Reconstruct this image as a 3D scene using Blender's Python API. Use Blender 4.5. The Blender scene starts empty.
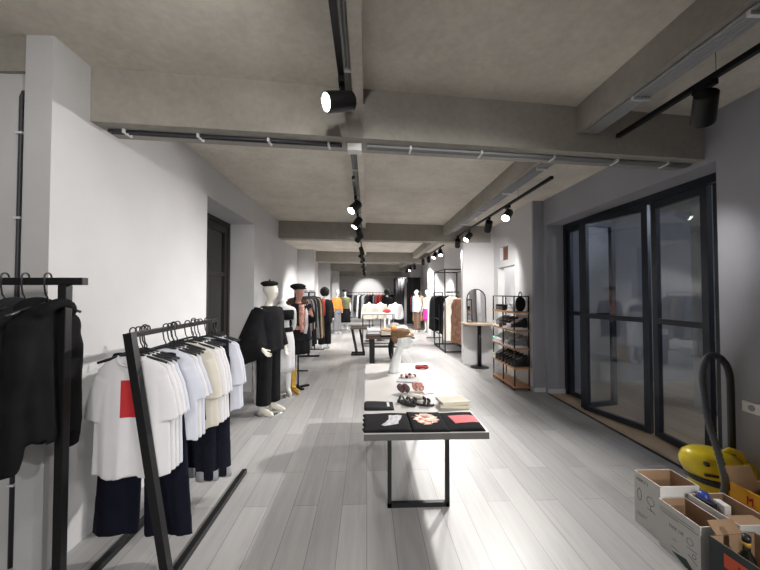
import bpy, bmesh, math, random
from mathutils import Vector, Matrix, noise
from math import sin, cos, pi, radians, sqrt, atan
random.seed(7)
SC = bpy.context.scene
COL = SC.collection

# ---------------------------------------------------------------- materials
def _new(name):
    m = bpy.data.materials.new(name); m.use_nodes = True
    nt = m.node_tree
    return m, nt, nt.nodes['Principled BSDF']

def mat(name, col, rough=.6, metal=0, var=.0, scale=8, bump=0, bscale=60, coat=0, spec=None, emit=0, stretch=None):
    m, nt, b = _new(name)
    c = (*col, 1)
    b.inputs['Base Color'].default_value = c
    b.inputs['Roughness'].default_value = rough
    b.inputs['Metallic'].default_value = metal
    if coat: b.inputs['Coat Weight'].default_value = coat
    if spec is not None: b.inputs['Specular IOR Level'].default_value = spec
    if emit:
        b.inputs['Emission Color'].default_value = c
        b.inputs['Emission Strength'].default_value = emit
    if var or bump:
        tc = nt.nodes.new('ShaderNodeTexCoord')
        src = tc.outputs['Object']
        if stretch:
            mp = nt.nodes.new('ShaderNodeMapping'); mp.inputs['Scale'].default_value = stretch
            nt.links.new(src, mp.inputs[0]); src = mp.outputs[0]
    if var:
        n = nt.nodes.new('ShaderNodeTexNoise'); n.inputs['Scale'].default_value = scale; n.inputs['Detail'].default_value = 6
        nt.links.new(src, n.inputs['Vector'])
        r = nt.nodes.new('ShaderNodeValToRGB')
        r.color_ramp.elements[0].position = .3; r.color_ramp.elements[1].position = .7
        r.color_ramp.elements[0].color = tuple(max(0, v*(1-var)) for v in col)+(1,)
        r.color_ramp.elements[1].color = tuple(min(1, v*(1+var)) for v in col)+(1,)
        nt.links.new(n.outputs['Fac'], r.inputs[0]); nt.links.new(r.outputs[0], b.inputs['Base Color'])
    if bump:
        n2 = nt.nodes.new('ShaderNodeTexNoise'); n2.inputs['Scale'].default_value = bscale; n2.inputs['Detail'].default_value = 4
        nt.links.new(src, n2.inputs['Vector'])
        bp = nt.nodes.new('ShaderNodeBump'); bp.inputs['Strength'].default_value = bump; bp.inputs['Distance'].default_value = .01
        nt.links.new(n2.outputs['Fac'], bp.inputs['Height']); nt.links.new(bp.outputs[0], b.inputs['Normal'])
    return m

def concrete(name, col):
    """bare cast concrete: blotches, fine grain, a few board lines"""
    m, nt, b = _new(name)
    tc = nt.nodes.new('ShaderNodeTexCoord')
    n1 = nt.nodes.new('ShaderNodeTexNoise'); n1.inputs['Scale'].default_value = 1.1; n1.inputs['Detail'].default_value = 8; n1.inputs['Roughness'].default_value = .65
    n2 = nt.nodes.new('ShaderNodeTexNoise'); n2.inputs['Scale'].default_value = 22; n2.inputs['Detail'].default_value = 8
    nt.links.new(tc.outputs['Object'], n1.inputs['Vector']); nt.links.new(tc.outputs['Object'], n2.inputs['Vector'])
    mx = nt.nodes.new('ShaderNodeMath'); mx.operation = 'MULTIPLY_ADD'; mx.inputs[1].default_value = .35
    nt.links.new(n2.outputs['Fac'], mx.inputs[0]); nt.links.new(n1.outputs['Fac'], mx.inputs[2])
    r = nt.nodes.new('ShaderNodeValToRGB')
    r.color_ramp.elements[0].position = .42; r.color_ramp.elements[1].position = .9
    r.color_ramp.elements[0].color = tuple(v*.72 for v in col)+(1,)
    r.color_ramp.elements[1].color = tuple(min(1, v*1.12) for v in col)+(1,)
    nt.links.new(mx.outputs[0], r.inputs[0]); nt.links.new(r.outputs[0], b.inputs['Base Color'])
    bp = nt.nodes.new('ShaderNodeBump'); bp.inputs['Strength'].default_value = .25; bp.inputs['Distance'].default_value = .01
    nt.links.new(n2.outputs['Fac'], bp.inputs['Height']); nt.links.new(bp.outputs[0], b.inputs['Normal'])
    b.inputs['Roughness'].default_value = .9
    return m

def planks(name, c1, c2, gap, w=.19, l=1.35, rough=.42):
    m, nt, b = _new(name)
    tc = nt.nodes.new('ShaderNodeTexCoord')
    mp = nt.nodes.new('ShaderNodeMapping'); mp.inputs['Rotation'].default_value = (0, 0, pi/2)
    nt.links.new(tc.outputs['Object'], mp.inputs[0])
    br = nt.nodes.new('ShaderNodeTexBrick')
    br.inputs['Color1'].default_value = (*c1, 1); br.inputs['Color2'].default_value = (*c2, 1); br.inputs['Mortar'].default_value = (*gap, 1)
    br.inputs['Scale'].default_value = 1; br.inputs['Brick Width'].default_value = l; br.inputs['Row Height'].default_value = w
    br.inputs['Mortar Size'].default_value = .0022; br.inputs['Mortar Smooth'].default_value = .2; br.offset = .37; br.inputs['Bias'].default_value = 0
    nt.links.new(mp.outputs[0], br.inputs['Vector'])
    mp2 = nt.nodes.new('ShaderNodeMapping'); mp2.inputs['Scale'].default_value = (14, .9, 1)
    nt.links.new(tc.outputs['Object'], mp2.inputs[0])
    n = nt.nodes.new('ShaderNodeTexNoise'); n.inputs['Scale'].default_value = 1.6; n.inputs['Detail'].default_value = 7; n.inputs['Roughness'].default_value = .6; n.inputs['Distortion'].default_value = .6
    nt.links.new(mp2.outputs[0], n.inputs['Vector'])
    r = nt.nodes.new('ShaderNodeValToRGB'); r.color_ramp.elements[0].position = .3; r.color_ramp.elements[1].position = .62
    r.color_ramp.elements[0].color = (.72, .715, .71, 1); r.color_ramp.elements[1].color = (1, 1, 1, 1)
    nt.links.new(n.outputs['Fac'], r.inputs[0])
    mx = nt.nodes.new('ShaderNodeMixRGB'); mx.blend_type = 'MULTIPLY'; mx.inputs[0].default_value = .55
    nt.links.new(br.outputs['Color'], mx.inputs[1]); nt.links.new(r.outputs[0], mx.inputs[2])
    nt.links.new(mx.outputs[0], b.inputs['Base Color'])
    b.inputs['Roughness'].default_value = rough
    return m

def brickmat(name):
    m, nt, b = _new(name)
    tc = nt.nodes.new('ShaderNodeTexCoord')
    mp = nt.nodes.new('ShaderNodeMapping'); mp.inputs['Rotation'].default_value = (pi/2, 0, pi/2)
    nt.links.new(tc.outputs['Object'], mp.inputs[0])
    br = nt.nodes.new('ShaderNodeTexBrick')
    br.inputs['Color1'].default_value = (.12, .055, .04, 1); br.inputs['Color2'].default_value = (.2, .1, .07, 1); br.inputs['Mortar'].default_value = (.2, .17, .15, 1)
    br.inputs['Scale'].default_value = 1; br.inputs['Brick Width'].default_value = .22; br.inputs['Row Height'].default_value = .07; br.inputs['Mortar Size'].default_value = .008
    nt.links.new(mp.outputs[0], br.inputs['Vector']); nt.links.new(br.outputs['Color'], b.inputs['Base Color'])
    b.inputs['Roughness'].default_value = .9
    return m

def glassmat(name, tint=(.93, .95, .97)):
    m = bpy.data.materials.new(name); m.use_nodes = True
    nt = m.node_tree
    for n in list(nt.nodes): nt.nodes.remove(n)
    o = nt.nodes.new('ShaderNodeOutputMaterial')
    t = nt.nodes.new('ShaderNodeBsdfTransparent'); t.inputs[0].default_value = (*tint, 1)
    g = nt.nodes.new('ShaderNodeBsdfGlossy'); g.inputs['Roughness'].default_value = .0
    f = nt.nodes.new('ShaderNodeFresnel'); f.inputs[0].default_value = 1.5
    ge = nt.nodes.new('ShaderNodeNewGeometry')
    ior = nt.nodes.new('ShaderNodeMath'); ior.operation = 'MULTIPLY_ADD'; ior.inputs[1].default_value = 1/1.5-1.5; ior.inputs[2].default_value = 1.5
    nt.links.new(ge.outputs['Backfacing'], ior.inputs[0]); nt.links.new(ior.outputs[0], f.inputs[0])
    ml = nt.nodes.new('ShaderNodeMath'); ml.operation = 'MULTIPLY'; ml.inputs[1].default_value = 1.5; ml.use_clamp = True
    nt.links.new(f.outputs[0], ml.inputs[0])
    x = nt.nodes.new('ShaderNodeMixShader')
    nt.links.new(ml.outputs[0], x.inputs[0]); nt.links.new(t.outputs[0], x.inputs[1]); nt.links.new(g.outputs[0], x.inputs[2]); nt.links.new(x.outputs[0], o.inputs[0])
    return m

M = {}
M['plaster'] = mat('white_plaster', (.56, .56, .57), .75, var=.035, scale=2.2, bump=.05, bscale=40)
M['plaster_hazed'] = mat('hazed_grey_plaster', (.325, .33, .365), .75, var=.06, scale=1.6, bump=.05, bscale=40)  # grey with a bluish tint, taking in the dim hazy cast of this side
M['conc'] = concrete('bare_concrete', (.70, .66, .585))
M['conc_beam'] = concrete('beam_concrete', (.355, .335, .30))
M['floor'] = planks('pale_grey_planks', (.375, .371, .37), (.285, .283, .284), (.14, .14, .14))
M['oakfloor'] = planks('tan_threshold', (.48, .37, .26), (.42, .32, .22), (.26, .19, .13), rough=.5)
M['blackmetal'] = mat('black_powder_coat', (.007, .007, .008), .45, var=.1, scale=30, spec=.3)
M['doorframe'] = mat('dark_door_aluminium', (.018, .022, .032), .35, .3)
M['doorwood'] = mat('dark_brown_door', (.022, .016, .015), .4, var=.2, scale=12, stretch=(6, 6, .6))
M['glass'] = glassmat('clear_glass')
M['glassdark'] = mat('dark_pane', (.02, .018, .016), .08)
M['mirror'] = mat('mirror_silver', (.9, .91, .92), .01, 1)
M['chrome'] = mat('chrome', (.7, .7, .72), .18, 1)
M['white'] = mat('white_cotton', (.60, .595, .62), .85, var=.03, scale=5, bump=.12, bscale=260)
M['white2'] = mat('bluish_white_cotton', (.53, .55, .62), .85, var=.03, scale=5, bump=.12, bscale=260)
M['cream'] = mat('cream_linen', (.56, .53, .46), .9, var=.05, scale=6, bump=.2, bscale=180)
M['black'] = mat('black_fabric', (.008, .008, .0095), .95, var=.25, scale=9, bump=.2, bscale=200, spec=.15)
M['charcoal'] = mat('charcoal_fleece', (.018, .0185, .021), .95, var=.25, scale=9, bump=.3, bscale=140, spec=.15)
M['navy'] = mat('ink_navy_fabric', (.006, .0065, .015), .95, var=.2, scale=9, bump=.2, bscale=200, spec=.15)
M['denim'] = mat('dark_denim', (.009, .0095, .018), .95, var=.25, scale=40, bump=.25, bscale=240, spec=.15)
M['red'] = mat('red_print', (.40, .012, .018), .7, var=.08, scale=12)
M['redcloth'] = mat('red_knit', (.27, .02, .02), .9, bump=.25, bscale=120)
M['coral'] = mat('coral_print', (.62, .10, .12), .75, var=.12, scale=14)
M['greycuff'] = mat('grey_turned_cuff', (.30, .31, .33), .9, bump=.2, bscale=220)
M['grey'] = mat('mid_grey_cloth', (.16, .16, .17), .9, var=.15, scale=9, bump=.2, bscale=200)
M['lightgrey'] = mat('light_grey_cloth', (.36, .37, .38), .9, var=.1, scale=9, bump=.2, bscale=200)
M['brown'] = mat('brown_cloth', (.12, .07, .045), .9, var=.2, scale=9, bump=.2, bscale=200)
M['tan'] = mat('camel_cloth', (.36, .24, .13), .9, var=.12, scale=9, bump=.2, bscale=200)
M['olive'] = mat('olive_cloth', (.10, .10, .05), .9, var=.15, scale=9, bump=.2, bscale=200)
M['orange'] = mat('bright_orange_knit', (.80, .20, .03), .85, var=.1, scale=9, bump=.2, bscale=150)
M['pink'] = mat('fuchsia_cloth', (.75, .02, .22), .8, var=.1, scale=9)
M['bluecloth'] = mat('pale_blue_shirt', (.45, .55, .68), .85, var=.1, scale=9)
M['denimblue'] = mat('blue_denim', (.10, .15, .26), .9, var=.2, scale=20)
M['furbrown'] = mat('brown_fur', (.22, .115, .075), 1, var=.45, scale=26, bump=1, bscale=60, stretch=(1, 1, .35))
M['furwhite'] = mat('white_fur', (.80, .77, .71), 1, var=.12, scale=26, bump=1, bscale=60, stretch=(1, 1, .35))
M['furblack'] = mat('black_fur', (.012, .012, .012), 1, var=.4, scale=30, bump=1, bscale=50)
M['mannequin'] = mat('matte_cream_mannequin', (.62, .60, .53), .5)
M['mannequinwhite'] = mat('gloss_white_mannequin', (.6, .62, .62), .3)
M['skin'] = mat('flesh_tone_mannequin', (.50, .25, .20), .5)
M['gold'] = mat('gold_leather', (.60, .36, .07), .3, .75, var=.15, scale=14)
M['offwhiteleather'] = mat('off_white_leather', (.62, .60, .53), .45, bump=.1, bscale=120)
M['tabletop'] = mat('pale_table_laminate', (.46, .45, .44), .45, var=.03, scale=4)
M['shadededge'] = mat('shaded_grey_table_edge', (.075, .072, .07), .6, var=.1, scale=9)  # grey edge, darkened so the colour holds the shade on its front
M['darkwood'] = mat('dark_table_board', (.05, .035, .03), .5, var=.25, scale=9, stretch=(1, 8, 8))
M['oak'] = mat('orange_oak_board', (.42, .21, .09), .5, var=.28, scale=7, stretch=(9, 1, 9))
M['tablelight'] = mat('pale_wood_disc', (.42, .33, .24), .5, var=.15, scale=9, stretch=(1, 8, 8))
M['card'] = mat('kraft_cardboard', (.34, .22, .135), .9, var=.08, scale=9, bump=.05, bscale=80)
M['cardwhite'] = mat('white_carton_board', (.62, .61, .59), .75, var=.03, scale=5)
M['cardyellow'] = mat('yellow_carton_board', (.72, .35, .012), .7, var=.04, scale=5)
M['carddark'] = mat('slate_carton_board', (.032, .042, .046), .7, var=.1, scale=5)
M['orangelabel'] = mat('orange_red_label', (.65, .09, .03), .6)
M['ink'] = mat('printing_ink', (.05, .05, .055), .8)
M['inkbrown'] = mat('brown_printing_ink', (.16, .09, .06), .8)
M['greenprint'] = mat('dark_green_print', (.04, .075, .06), .7)
M['printgrey'] = mat('silver_grey_print', (.42, .42, .46), .7, var=.35, scale=38)
M['yellowplastic'] = mat('yellow_plastic', (.72, .56, .015), .32, coat=.3)
M['blackplastic'] = mat('black_plastic', (.015, .016, .018), .4)
M['hose'] = mat('grey_ribbed_hose', (.07, .075, .085), .5)
M['pipe'] = mat('grey_conduit', (.30, .31, .32), .5)
M['cable'] = mat('dark_cable', (.035, .035, .045), .5)
M['whiteplastic'] = mat('white_plastic', (.72, .72, .71), .4)
M['lens'] = mat('lit_lamp_lens', (1, .97, .93), .3, emit=14)
M['lensoff'] = mat('dark_lamp_lens', (.05, .05, .05), .2)
M['brick'] = brickmat('bare_brick')
M['black_shiny'] = mat('black_shoe_leather', (.012, .012, .013), .28)
M['mint'] = mat('mint_shoe', (.28, .62, .52), .6)
M['cap'] = mat('brown_tweed', (.17, .10, .05), .95, var=.3, scale=45, bump=.5, bscale=120)
M['curtain'] = mat('charcoal_curtain', (.03, .03, .034), .95)
M['floral'] = mat('speckled_print_cloth', (.07, .035, .035), .9, var=.9, scale=45)
M['floral2'] = mat('pink_speckled_cloth', (.48, .24, .20), .9, var=.75, scale=45)
M['page'] = mat('cream_paper', (.60, .55, .40), .8)
M['bottleglass'] = mat('dark_bottle_glass', (.008, .012, .01), .08, coat=.5)
M['amber'] = mat('amber_label', (.45, .25, .03), .5)
M['blue'] = mat('blue_cap', (.03, .06, .30), .4)
M['yellowcloth'] = mat('yellow_pouch', (.80, .50, .02), .6)
M['exterior'] = mat('vestibule_wall', (.3, .3, .31), .8, var=.1, scale=2)
M['exteriorlight'] = mat('vestibule_pale_upright', (.5, .5, .5), .8)

# collage print for the middle folded shirt: warm blotches
def collage():
    m, nt, b = _new('warm_collage_print')
    tc = nt.nodes.new('ShaderNodeTexCoord')
    v = nt.nodes.new('ShaderNodeTexVoronoi'); v.inputs['Scale'].default_value = 34
    nt.links.new(tc.outputs['Object'], v.inputs['Vector'])
    sp = nt.nodes.new('ShaderNodeSeparateColor'); nt.links.new(v.outputs['Color'], sp.inputs[0])
    r = nt.nodes.new('ShaderNodeValToRGB'); r.color_ramp.interpolation = 'CONSTANT'
    e = r.color_ramp.elements
    e[0].color = (.62, .48, .40, 1); e[0].position = 0
    e[1].color = (.50, .16, .08, 1); e[1].position = .3
    for p, c in ((.5, (.75, .68, .62, 1)), (.72, (.16, .07, .05, 1)), (.86, (.66, .33, .22, 1))):
        x = e.new(p); x.color = c
    nt.links.new(sp.outputs[0], r.inputs[0]); nt.links.new(r.outputs[0], b.inputs['Base Color'])
    b.inputs['Roughness'].default_value = .8
    return m
M['collage'] = collage()

# ---------------------------------------------------------------- mesh tools
class MB:
    def __init__(s): s.bm = bmesh.new(); s.T = Matrix.Identity(4)
    def v(s, p): return s.bm.verts.new(s.T @ Vector(p))
    def f(s, vs):
        try: return s.bm.faces.new(vs)
        except ValueError: return None
    def box(s, lo, hi, bev=0):
        x0, y0, z0 = lo; x1, y1, z1 = hi
        P = [s.v(p) for p in ((x0,y0,z0),(x1,y0,z0),(x1,y1,z0),(x0,y1,z0),(x0,y0,z1),(x1,y0,z1),(x1,y1,z1),(x0,y1,z1))]
        fs = [s.f([P[i] for i in q]) for q in ((3,2,1,0),(4,5,6,7),(0,1,5,4),(1,2,6,5),(2,3,7,6),(3,0,4,7))]
        if bev:
            es = list({e for f in fs for e in f.edges})
            bmesh.ops.bevel(s.bm, geom=es, offset=bev, segments=2, affect='EDGES', profile=.5)
        return s
    def bar(s, a, b, w, h, up=(0, 0, 1)):
        a, b = Vector(a), Vector(b); d = (b-a).normalized(); u = Vector(up)
        if abs(d.dot(u)) > .98: u = Vector((0, 1, 0))
        r = d.cross(u).normalized(); u = r.cross(d).normalized()
        r *= w/2; u *= h/2
        P = [s.v(p+q) for p in (a, b) for q in (-r-u, r-u, r+u, -r+u)]
        for q in ((3,2,1,0),(4,5,6,7),(0,1,5,4),(1,2,6,5),(2,3,7,6),(3,0,4,7)): s.f([P[i] for i in q])
        return s
    def loft(s, rings, close=False, cap=True):
        R = [[s.v(p) for p in r] for r in rings]
        n = len(R[0])
        for a, b in zip(R, R[1:] + ([R[0]] if close else [])):
            for i in range(n): s.f([a[i], a[(i+1) % n], b[(i+1) % n], b[i]])
        if cap and not close:
            s.f(list(reversed(R[0]))); s.f(R[-1])
        return s
    def tube(s, pts, r, n=8, close=False, flat=None):
        """sweep; r number, list, or list of (ra, rb); flat: a fixed side direction for rb"""
        pts = [Vector(p) for p in pts]; N = len(pts)
        rs = r if isinstance(r, (list, tuple)) else [r]*N
        rings = []; side = None
        for i, p in enumerate(pts):
            if close: t = pts[(i+1) % N]-pts[i-1]
            else: t = pts[min(i+1, N-1)]-pts[max(i-1, 0)]
            t.normalize()
            if flat is not None:
                bvec = Vector(flat); bvec = (bvec - t*bvec.dot(t)).normalized()
            else:
                if side is None:
                    side = Vector((0, 0, 1)) if abs(t.z) < .9 else Vector((1, 0, 0))
                bvec = (side - t*side.dot(t)).normalized(); side = bvec
            avec = t.cross(bvec)
            ra, rb = rs[i] if isinstance(rs[i], (list, tuple)) else (rs[i], rs[i])
            rings.append([p + avec*ra*cos(2*pi*k/n) + bvec*rb*sin(2*pi*k/n) for k in range(n)])
        return s.loft(rings, close=close)
    def lathe(s, prof, n=24, c=(0, 0, 0)):
        c = Vector(c)
        rings = [[c+Vector((max(r, 1e-4)*cos(2*pi*k/n), max(r, 1e-4)*sin(2*pi*k/n), z)) for k in range(n)] for r, z in prof]
        return s.loft(rings)
    def ell(s, c, r, n=16, m=10, dent=None):
        c = Vector(c)
        rings = []
        for j in range(m+1):
            a = -pi/2 + pi*j/m
            rr = max(cos(a), 1e-3)
            rings.append([c+Vector((r[0]*rr*cos(2*pi*k/n), r[1]*rr*sin(2*pi*k/n), r[2]*sin(a))) for k in range(n)])
        return s.loft(rings)
    def prism(s, outline, z0, z1):
        """outline in XY extruded in z"""
        a = [s.v((x, y, z0)) for x, y in outline]; b = [s.v((x, y, z1)) for x, y in outline]
        n = len(a)
        for i in range(n): s.f([a[i], a[(i+1) % n], b[(i+1) % n], b[i]])
        s.f(list(reversed(a))); s.f(b)
        return s
    def mesh(s, name, m=None, smooth=False):
        bmesh.ops.recalc_face_normals(s.bm, faces=s.bm.faces)
        me = bpy.data.meshes.new(name); s.bm.to_mesh(me); s.bm.free()
        if m: me.materials.append(M[m])
        if smooth:
            for p in me.polygons: p.use_smooth = True
        return me
    def obj(s, name, m, parent=None, smooth=False, loc=None, rot=None, label=None):
        return mk(name, s.mesh(name, m, smooth), parent, loc, rot, label)

def mk(name, me, parent=None, loc=None, rot=None, label=None, m=None):
    o = bpy.data.objects.new(name, me); COL.objects.link(o)
    if parent is not None: o.parent = parent
    if loc is not None: o.location = loc
    if rot is not None: o.rotation_euler = rot
    if label: o['label'] = label
    if m is not None: setmat(o, m)
    return o
def setmat(o, m):
    if not o.material_slots: o.data.materials.append(M[m])
    o.material_slots[0].link = 'OBJECT'; o.material_slots[0].material = M[m]

def autosmooth(o, ang=40):
    me = o.data
    for p in me.polygons: p.use_smooth = True
    try: me.set_sharp_from_angle(angle=radians(ang))
    except Exception: pass
    return o

def thing(name, label, cat, loc=(0, 0, 0), rz=0, group=None):
    o = bpy.data.objects.new(name, None); COL.objects.link(o)
    o.location = loc; o.rotation_euler = (0, 0, rz); o.empty_display_size = .1
    o['label'] = label; o['category'] = cat
    if group: o['group'] = group
    return o
def tag(o, label, cat, group=None):
    o['label'] = label; o['category'] = cat
    if group: o['group'] = group
    return o
def struct(name, mb, m, smooth=False):
    o = mb.obj(name, m, None, smooth); o['kind'] = 'structure'; return o
def dup(root, loc, rz=0, label=None, group=None, mats=None):
    r = root.copy(); COL.objects.link(r); r.location = loc; r.rotation_euler = (0, 0, rz)
    if label: r['label'] = label
    if group: r['group'] = group
    for ch in list(root.children):
        c = ch.copy(); COL.objects.link(c); c.parent = r
        if mats and ch.name.split('.')[0] in mats: setmat(c, mats[ch.name.split('.')[0]])
        for g in list(ch.children):
            d = g.copy(); COL.objects.link(d); d.parent = c
    return r

def remeshed(me, voxel, smooth=2):
    """fuse overlapping shells of a mesh into one skin"""
    o = bpy.data.objects.new('fuse', me); COL.objects.link(o)
    a = o.modifiers.new('r', 'REMESH'); a.mode = 'VOXEL'; a.voxel_size = voxel; a.use_smooth_shade = True
    if smooth:
        b = o.modifiers.new('s', 'SMOOTH'); b.factor = .5; b.iterations = smooth
    dg = bpy.context.evaluated_depsgraph_get(); dg.update()
    out = bpy.data.meshes.new_from_object(o.evaluated_get(dg), depsgraph=dg)
    nm = me.name
    bpy.data.objects.remove(o); 
    mats = list(me.materials)
    bpy.data.meshes.remove(me); out.name = nm
    out.materials.clear()
    for x in mats: out.materials.append(x)
    for p in out.polygons: p.use_smooth = True
    return out

def skinned(name, verts, edges, m, sub=2):
    """verts: list of (x, y, z, r) or (x, y, z, rx, ry); grown with a skin"""
    me = bpy.data.meshes.new(name); me.from_pydata([v[:3] for v in verts], edges, [])
    o = bpy.data.objects.new('grow', me); COL.objects.link(o)
    k = o.modifiers.new('k', 'SKIN')
    if not me.skin_vertices:
        bpy.context.view_layer.objects.active = o
        bm = bmesh.new(); bm.from_mesh(me); bm.verts.layers.skin.verify(); bm.to_mesh(me); bm.free()
    for i, v in enumerate(verts):
        sv = me.skin_vertices[0].data[i]
        sv.radius = (v[3], v[4] if len(v) > 4 else v[3]); sv.use_root = (i == 0)
    s = o.modifiers.new('s', 'SUBSURF'); s.levels = sub; s.render_levels = sub
    dg = bpy.context.evaluated_depsgraph_get(); dg.update()
    out = bpy.data.meshes.new_from_object(o.evaluated_get(dg), depsgraph=dg)
    bpy.data.objects.remove(o); bpy.data.meshes.remove(me)
    out.name = name; out.materials.clear(); out.materials.append(M[m])
    for p in out.polygons: p.use_smooth = True
    return out

ORD = ['first', 'second', 'third', 'fourth', 'fifth', 'sixth', 'seventh', 'eighth', 'ninth', 'tenth', 'eleventh', 'twelfth', 'thirteenth', 'fourteenth', 'fifteenth', 'sixteenth']

# ---------------------------------------------------------------- camera
H = 1.65
A = atan(13/340); P = atan(8/340)
cd = bpy.data.cameras.new('camera'); cam = bpy.data.objects.new('camera', cd); COL.objects.link(cam)
cd.sensor_width = 36; cd.lens = 36*340/760; cd.clip_start = .02
cam.location = (0, 0, H); cam.rotation_euler = (pi/2+P, 0, -A)
SC.camera = cam

# ---------------------------------------------------------------- setting
ZC = 3.21          # slab
ZB = 2.83          # beam soffit
YE = 26.5          # end wall
YB = -8.0
struct('floor', MB().box((-3.3, YB, -.12), (2.985, YE+.3, 0)), 'floor')
struct('floor_vestibule', MB().box((2.985, 1.2, -.12), (7.0, 8.6, -.001)), 'oakfloor')
struct('ceiling', MB().box((-3.3, YB, ZC), (7.0, YE+.3, ZC+.15)), 'conc')
# side walls
struct('wall_left_near', MB().box((-3.3, YB, 0), (-3.0, 2.2, ZC)), 'plaster')
w = MB(); w.box((-3.3, 2.2, 0), (-1.9, 4.1, ZC)); w.box((-3.3, 2.15, 0), (-2.06, 2.2, 3.0)); w.box((-2.5, 5.8, 0), (-1.9, 7.75, ZC)); w.box((-2.5, 4.1, 2.81), (-1.9, 5.8, ZC))
struct('wall_left', w, 'plaster')
struct('pillar_left', MB().box((-2.06, 2.1, 0), (-1.9, 2.2, ZC)), 'plaster')
struct('wall_left_far', MB().box((-3.0, 7.75, 0), (-2.5, YE, ZC)), 'plaster')
for k, y in enumerate((12.3, 17.55, 22.8)):
    struct('pillar_left_far', MB().box((-2.5, y, 0), (-1.9, y+.95, ZC)), 'plaster')
struct('wall_end', MB().box((-3.3, YE, 0), (7.0, YE+.3, ZC)), 'plaster')
struct('wall_back', MB().box((-3.3, YB-.3, 0), (4.0, YB, ZC)), 'plaster')
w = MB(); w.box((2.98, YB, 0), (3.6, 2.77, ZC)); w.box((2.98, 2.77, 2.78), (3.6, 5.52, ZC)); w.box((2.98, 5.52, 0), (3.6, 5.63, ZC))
struct('wall_right', w, 'plaster_hazed')
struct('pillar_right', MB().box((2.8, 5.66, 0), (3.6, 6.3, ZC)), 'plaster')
struct('pillar_right_front', MB().box((2.8, 5.61, 0), (3.1, 5.66, ZC)), 'plaster_hazed')
w = MB(); w.box((2.97, 6.3, 0), (3.12, 6.72, ZC)); w.box((2.97, 7.6, 0), (3.12, 7.84, ZC)); w.box((2.97, 7.98, 0), (3.12, 8.3, ZC)); w.box((2.97, 6.72, 2.22), (3.12, 7.6, 2.36)); w.box((2.97, 6.72, 2.66), (3.12, 7.6, ZC))
w.box((2.97, 6.72, 2.36), (3.12, 7.04, 2.66)); w.box((2.97, 7.46, 2.36), (3.12, 7.6, 2.66))
struct('wall_right_middle', w, 'plaster')
struct('trim_brick_niche', MB().box((3.04, 7.04, 2.36), (3.12, 7.46, 2.66)), 'brick')
w = MB(); w.box((4.5, 6.3, 0), (4.6, 8.6, ZC)); w.box((3.12, 8.5, 0), (4.5, 8.6, ZC)); w.box((3.6, 6.2, 0), (4.6, 6.3, ZC))
struct('wall_side_room', w, 'plaster')
struct('pillar_mirror', MB().box((2.23, 7.84, 0), (3.12, 7.98, ZC)), 'plaster')
struct('wall_right_far', MB().box((2.97, 8.3, 0), (3.4, YE, ZC)), 'plaster')
for y in (13.0, 18.3, 23.5):
    struct('pillar_right_far', MB().box((2.45, y, 0), (2.97, y+.7, ZC)), 'plaster')
# vestibule beyond the folding doors
w = MB(); w.box((6.7, 1.2, 0), (7.0, 8.6, ZC)); w.box((3.6, 1.0, 0), (7.0, 1.2, ZC)); w.box((4.6, 6.2, 0), (6.7, 6.4, ZC))
struct('wall_vestibule', w, 'exterior')
struct('added_upright_vestibule', MB().box((4.75, 4.35, 0), (5.15, 4.8, ZC)), 'exteriorlight')  # added upright standing for a pale reflection in the door glass
# beams
TAN = .10
def beam_y(yc, x): return yc+TAN*x
for k, yc in enumerate((-2.75, 2.57, 7.55, 12.9, 18.25, 23.55)):
    xl = -3.0 if k < 2 else (-2.5 if k > 2 else -2.0)
    b = MB()
    rings = []
    for x in (xl, 3.0):
        y = beam_y(yc, x)
        rings.append([(x, y, ZB), (x, y+.27, ZB), (x, y+.27, ZC+.02), (x, y, ZC+.02)])
    b.loft(rings)
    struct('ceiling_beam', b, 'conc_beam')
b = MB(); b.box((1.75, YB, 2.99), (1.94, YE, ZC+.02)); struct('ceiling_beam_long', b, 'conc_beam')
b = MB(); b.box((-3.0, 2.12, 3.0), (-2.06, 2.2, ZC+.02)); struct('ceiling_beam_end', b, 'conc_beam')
b = MB(); b.box((-.105, YB, 3.09), (-.03, YE, ZC+.02)); struct('ceiling_rib', b, 'conc')
# baseboards
w = MB(); w.box((2.785, 5.6, 0), (2.8, 6.3, .07)); w.box((2.785, 5.595, 0), (2.98, 5.61, .07)); w.box((2.98, 5.505, 0), (3.3, 5.52, .07))
struct('baseboard_right', w, 'plaster')
struct('baseboard_right_near', MB().box((2.965, YB, 0), (2.98, 2.77, .07)), 'plaster_hazed')
struct('baseboard_left', MB().box((-1.9, 5.8, 0), (-1.885, 7.75, .07)), 'plaster')
struct('baseboard_mirror', MB().box((2.23, 7.825, 0), (2.97, 7.84, .06)), 'plaster')
struct('trim_threshold', MB().box((2.955, 2.77, 0), (2.99, 5.52, .006)), 'blackmetal')

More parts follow.
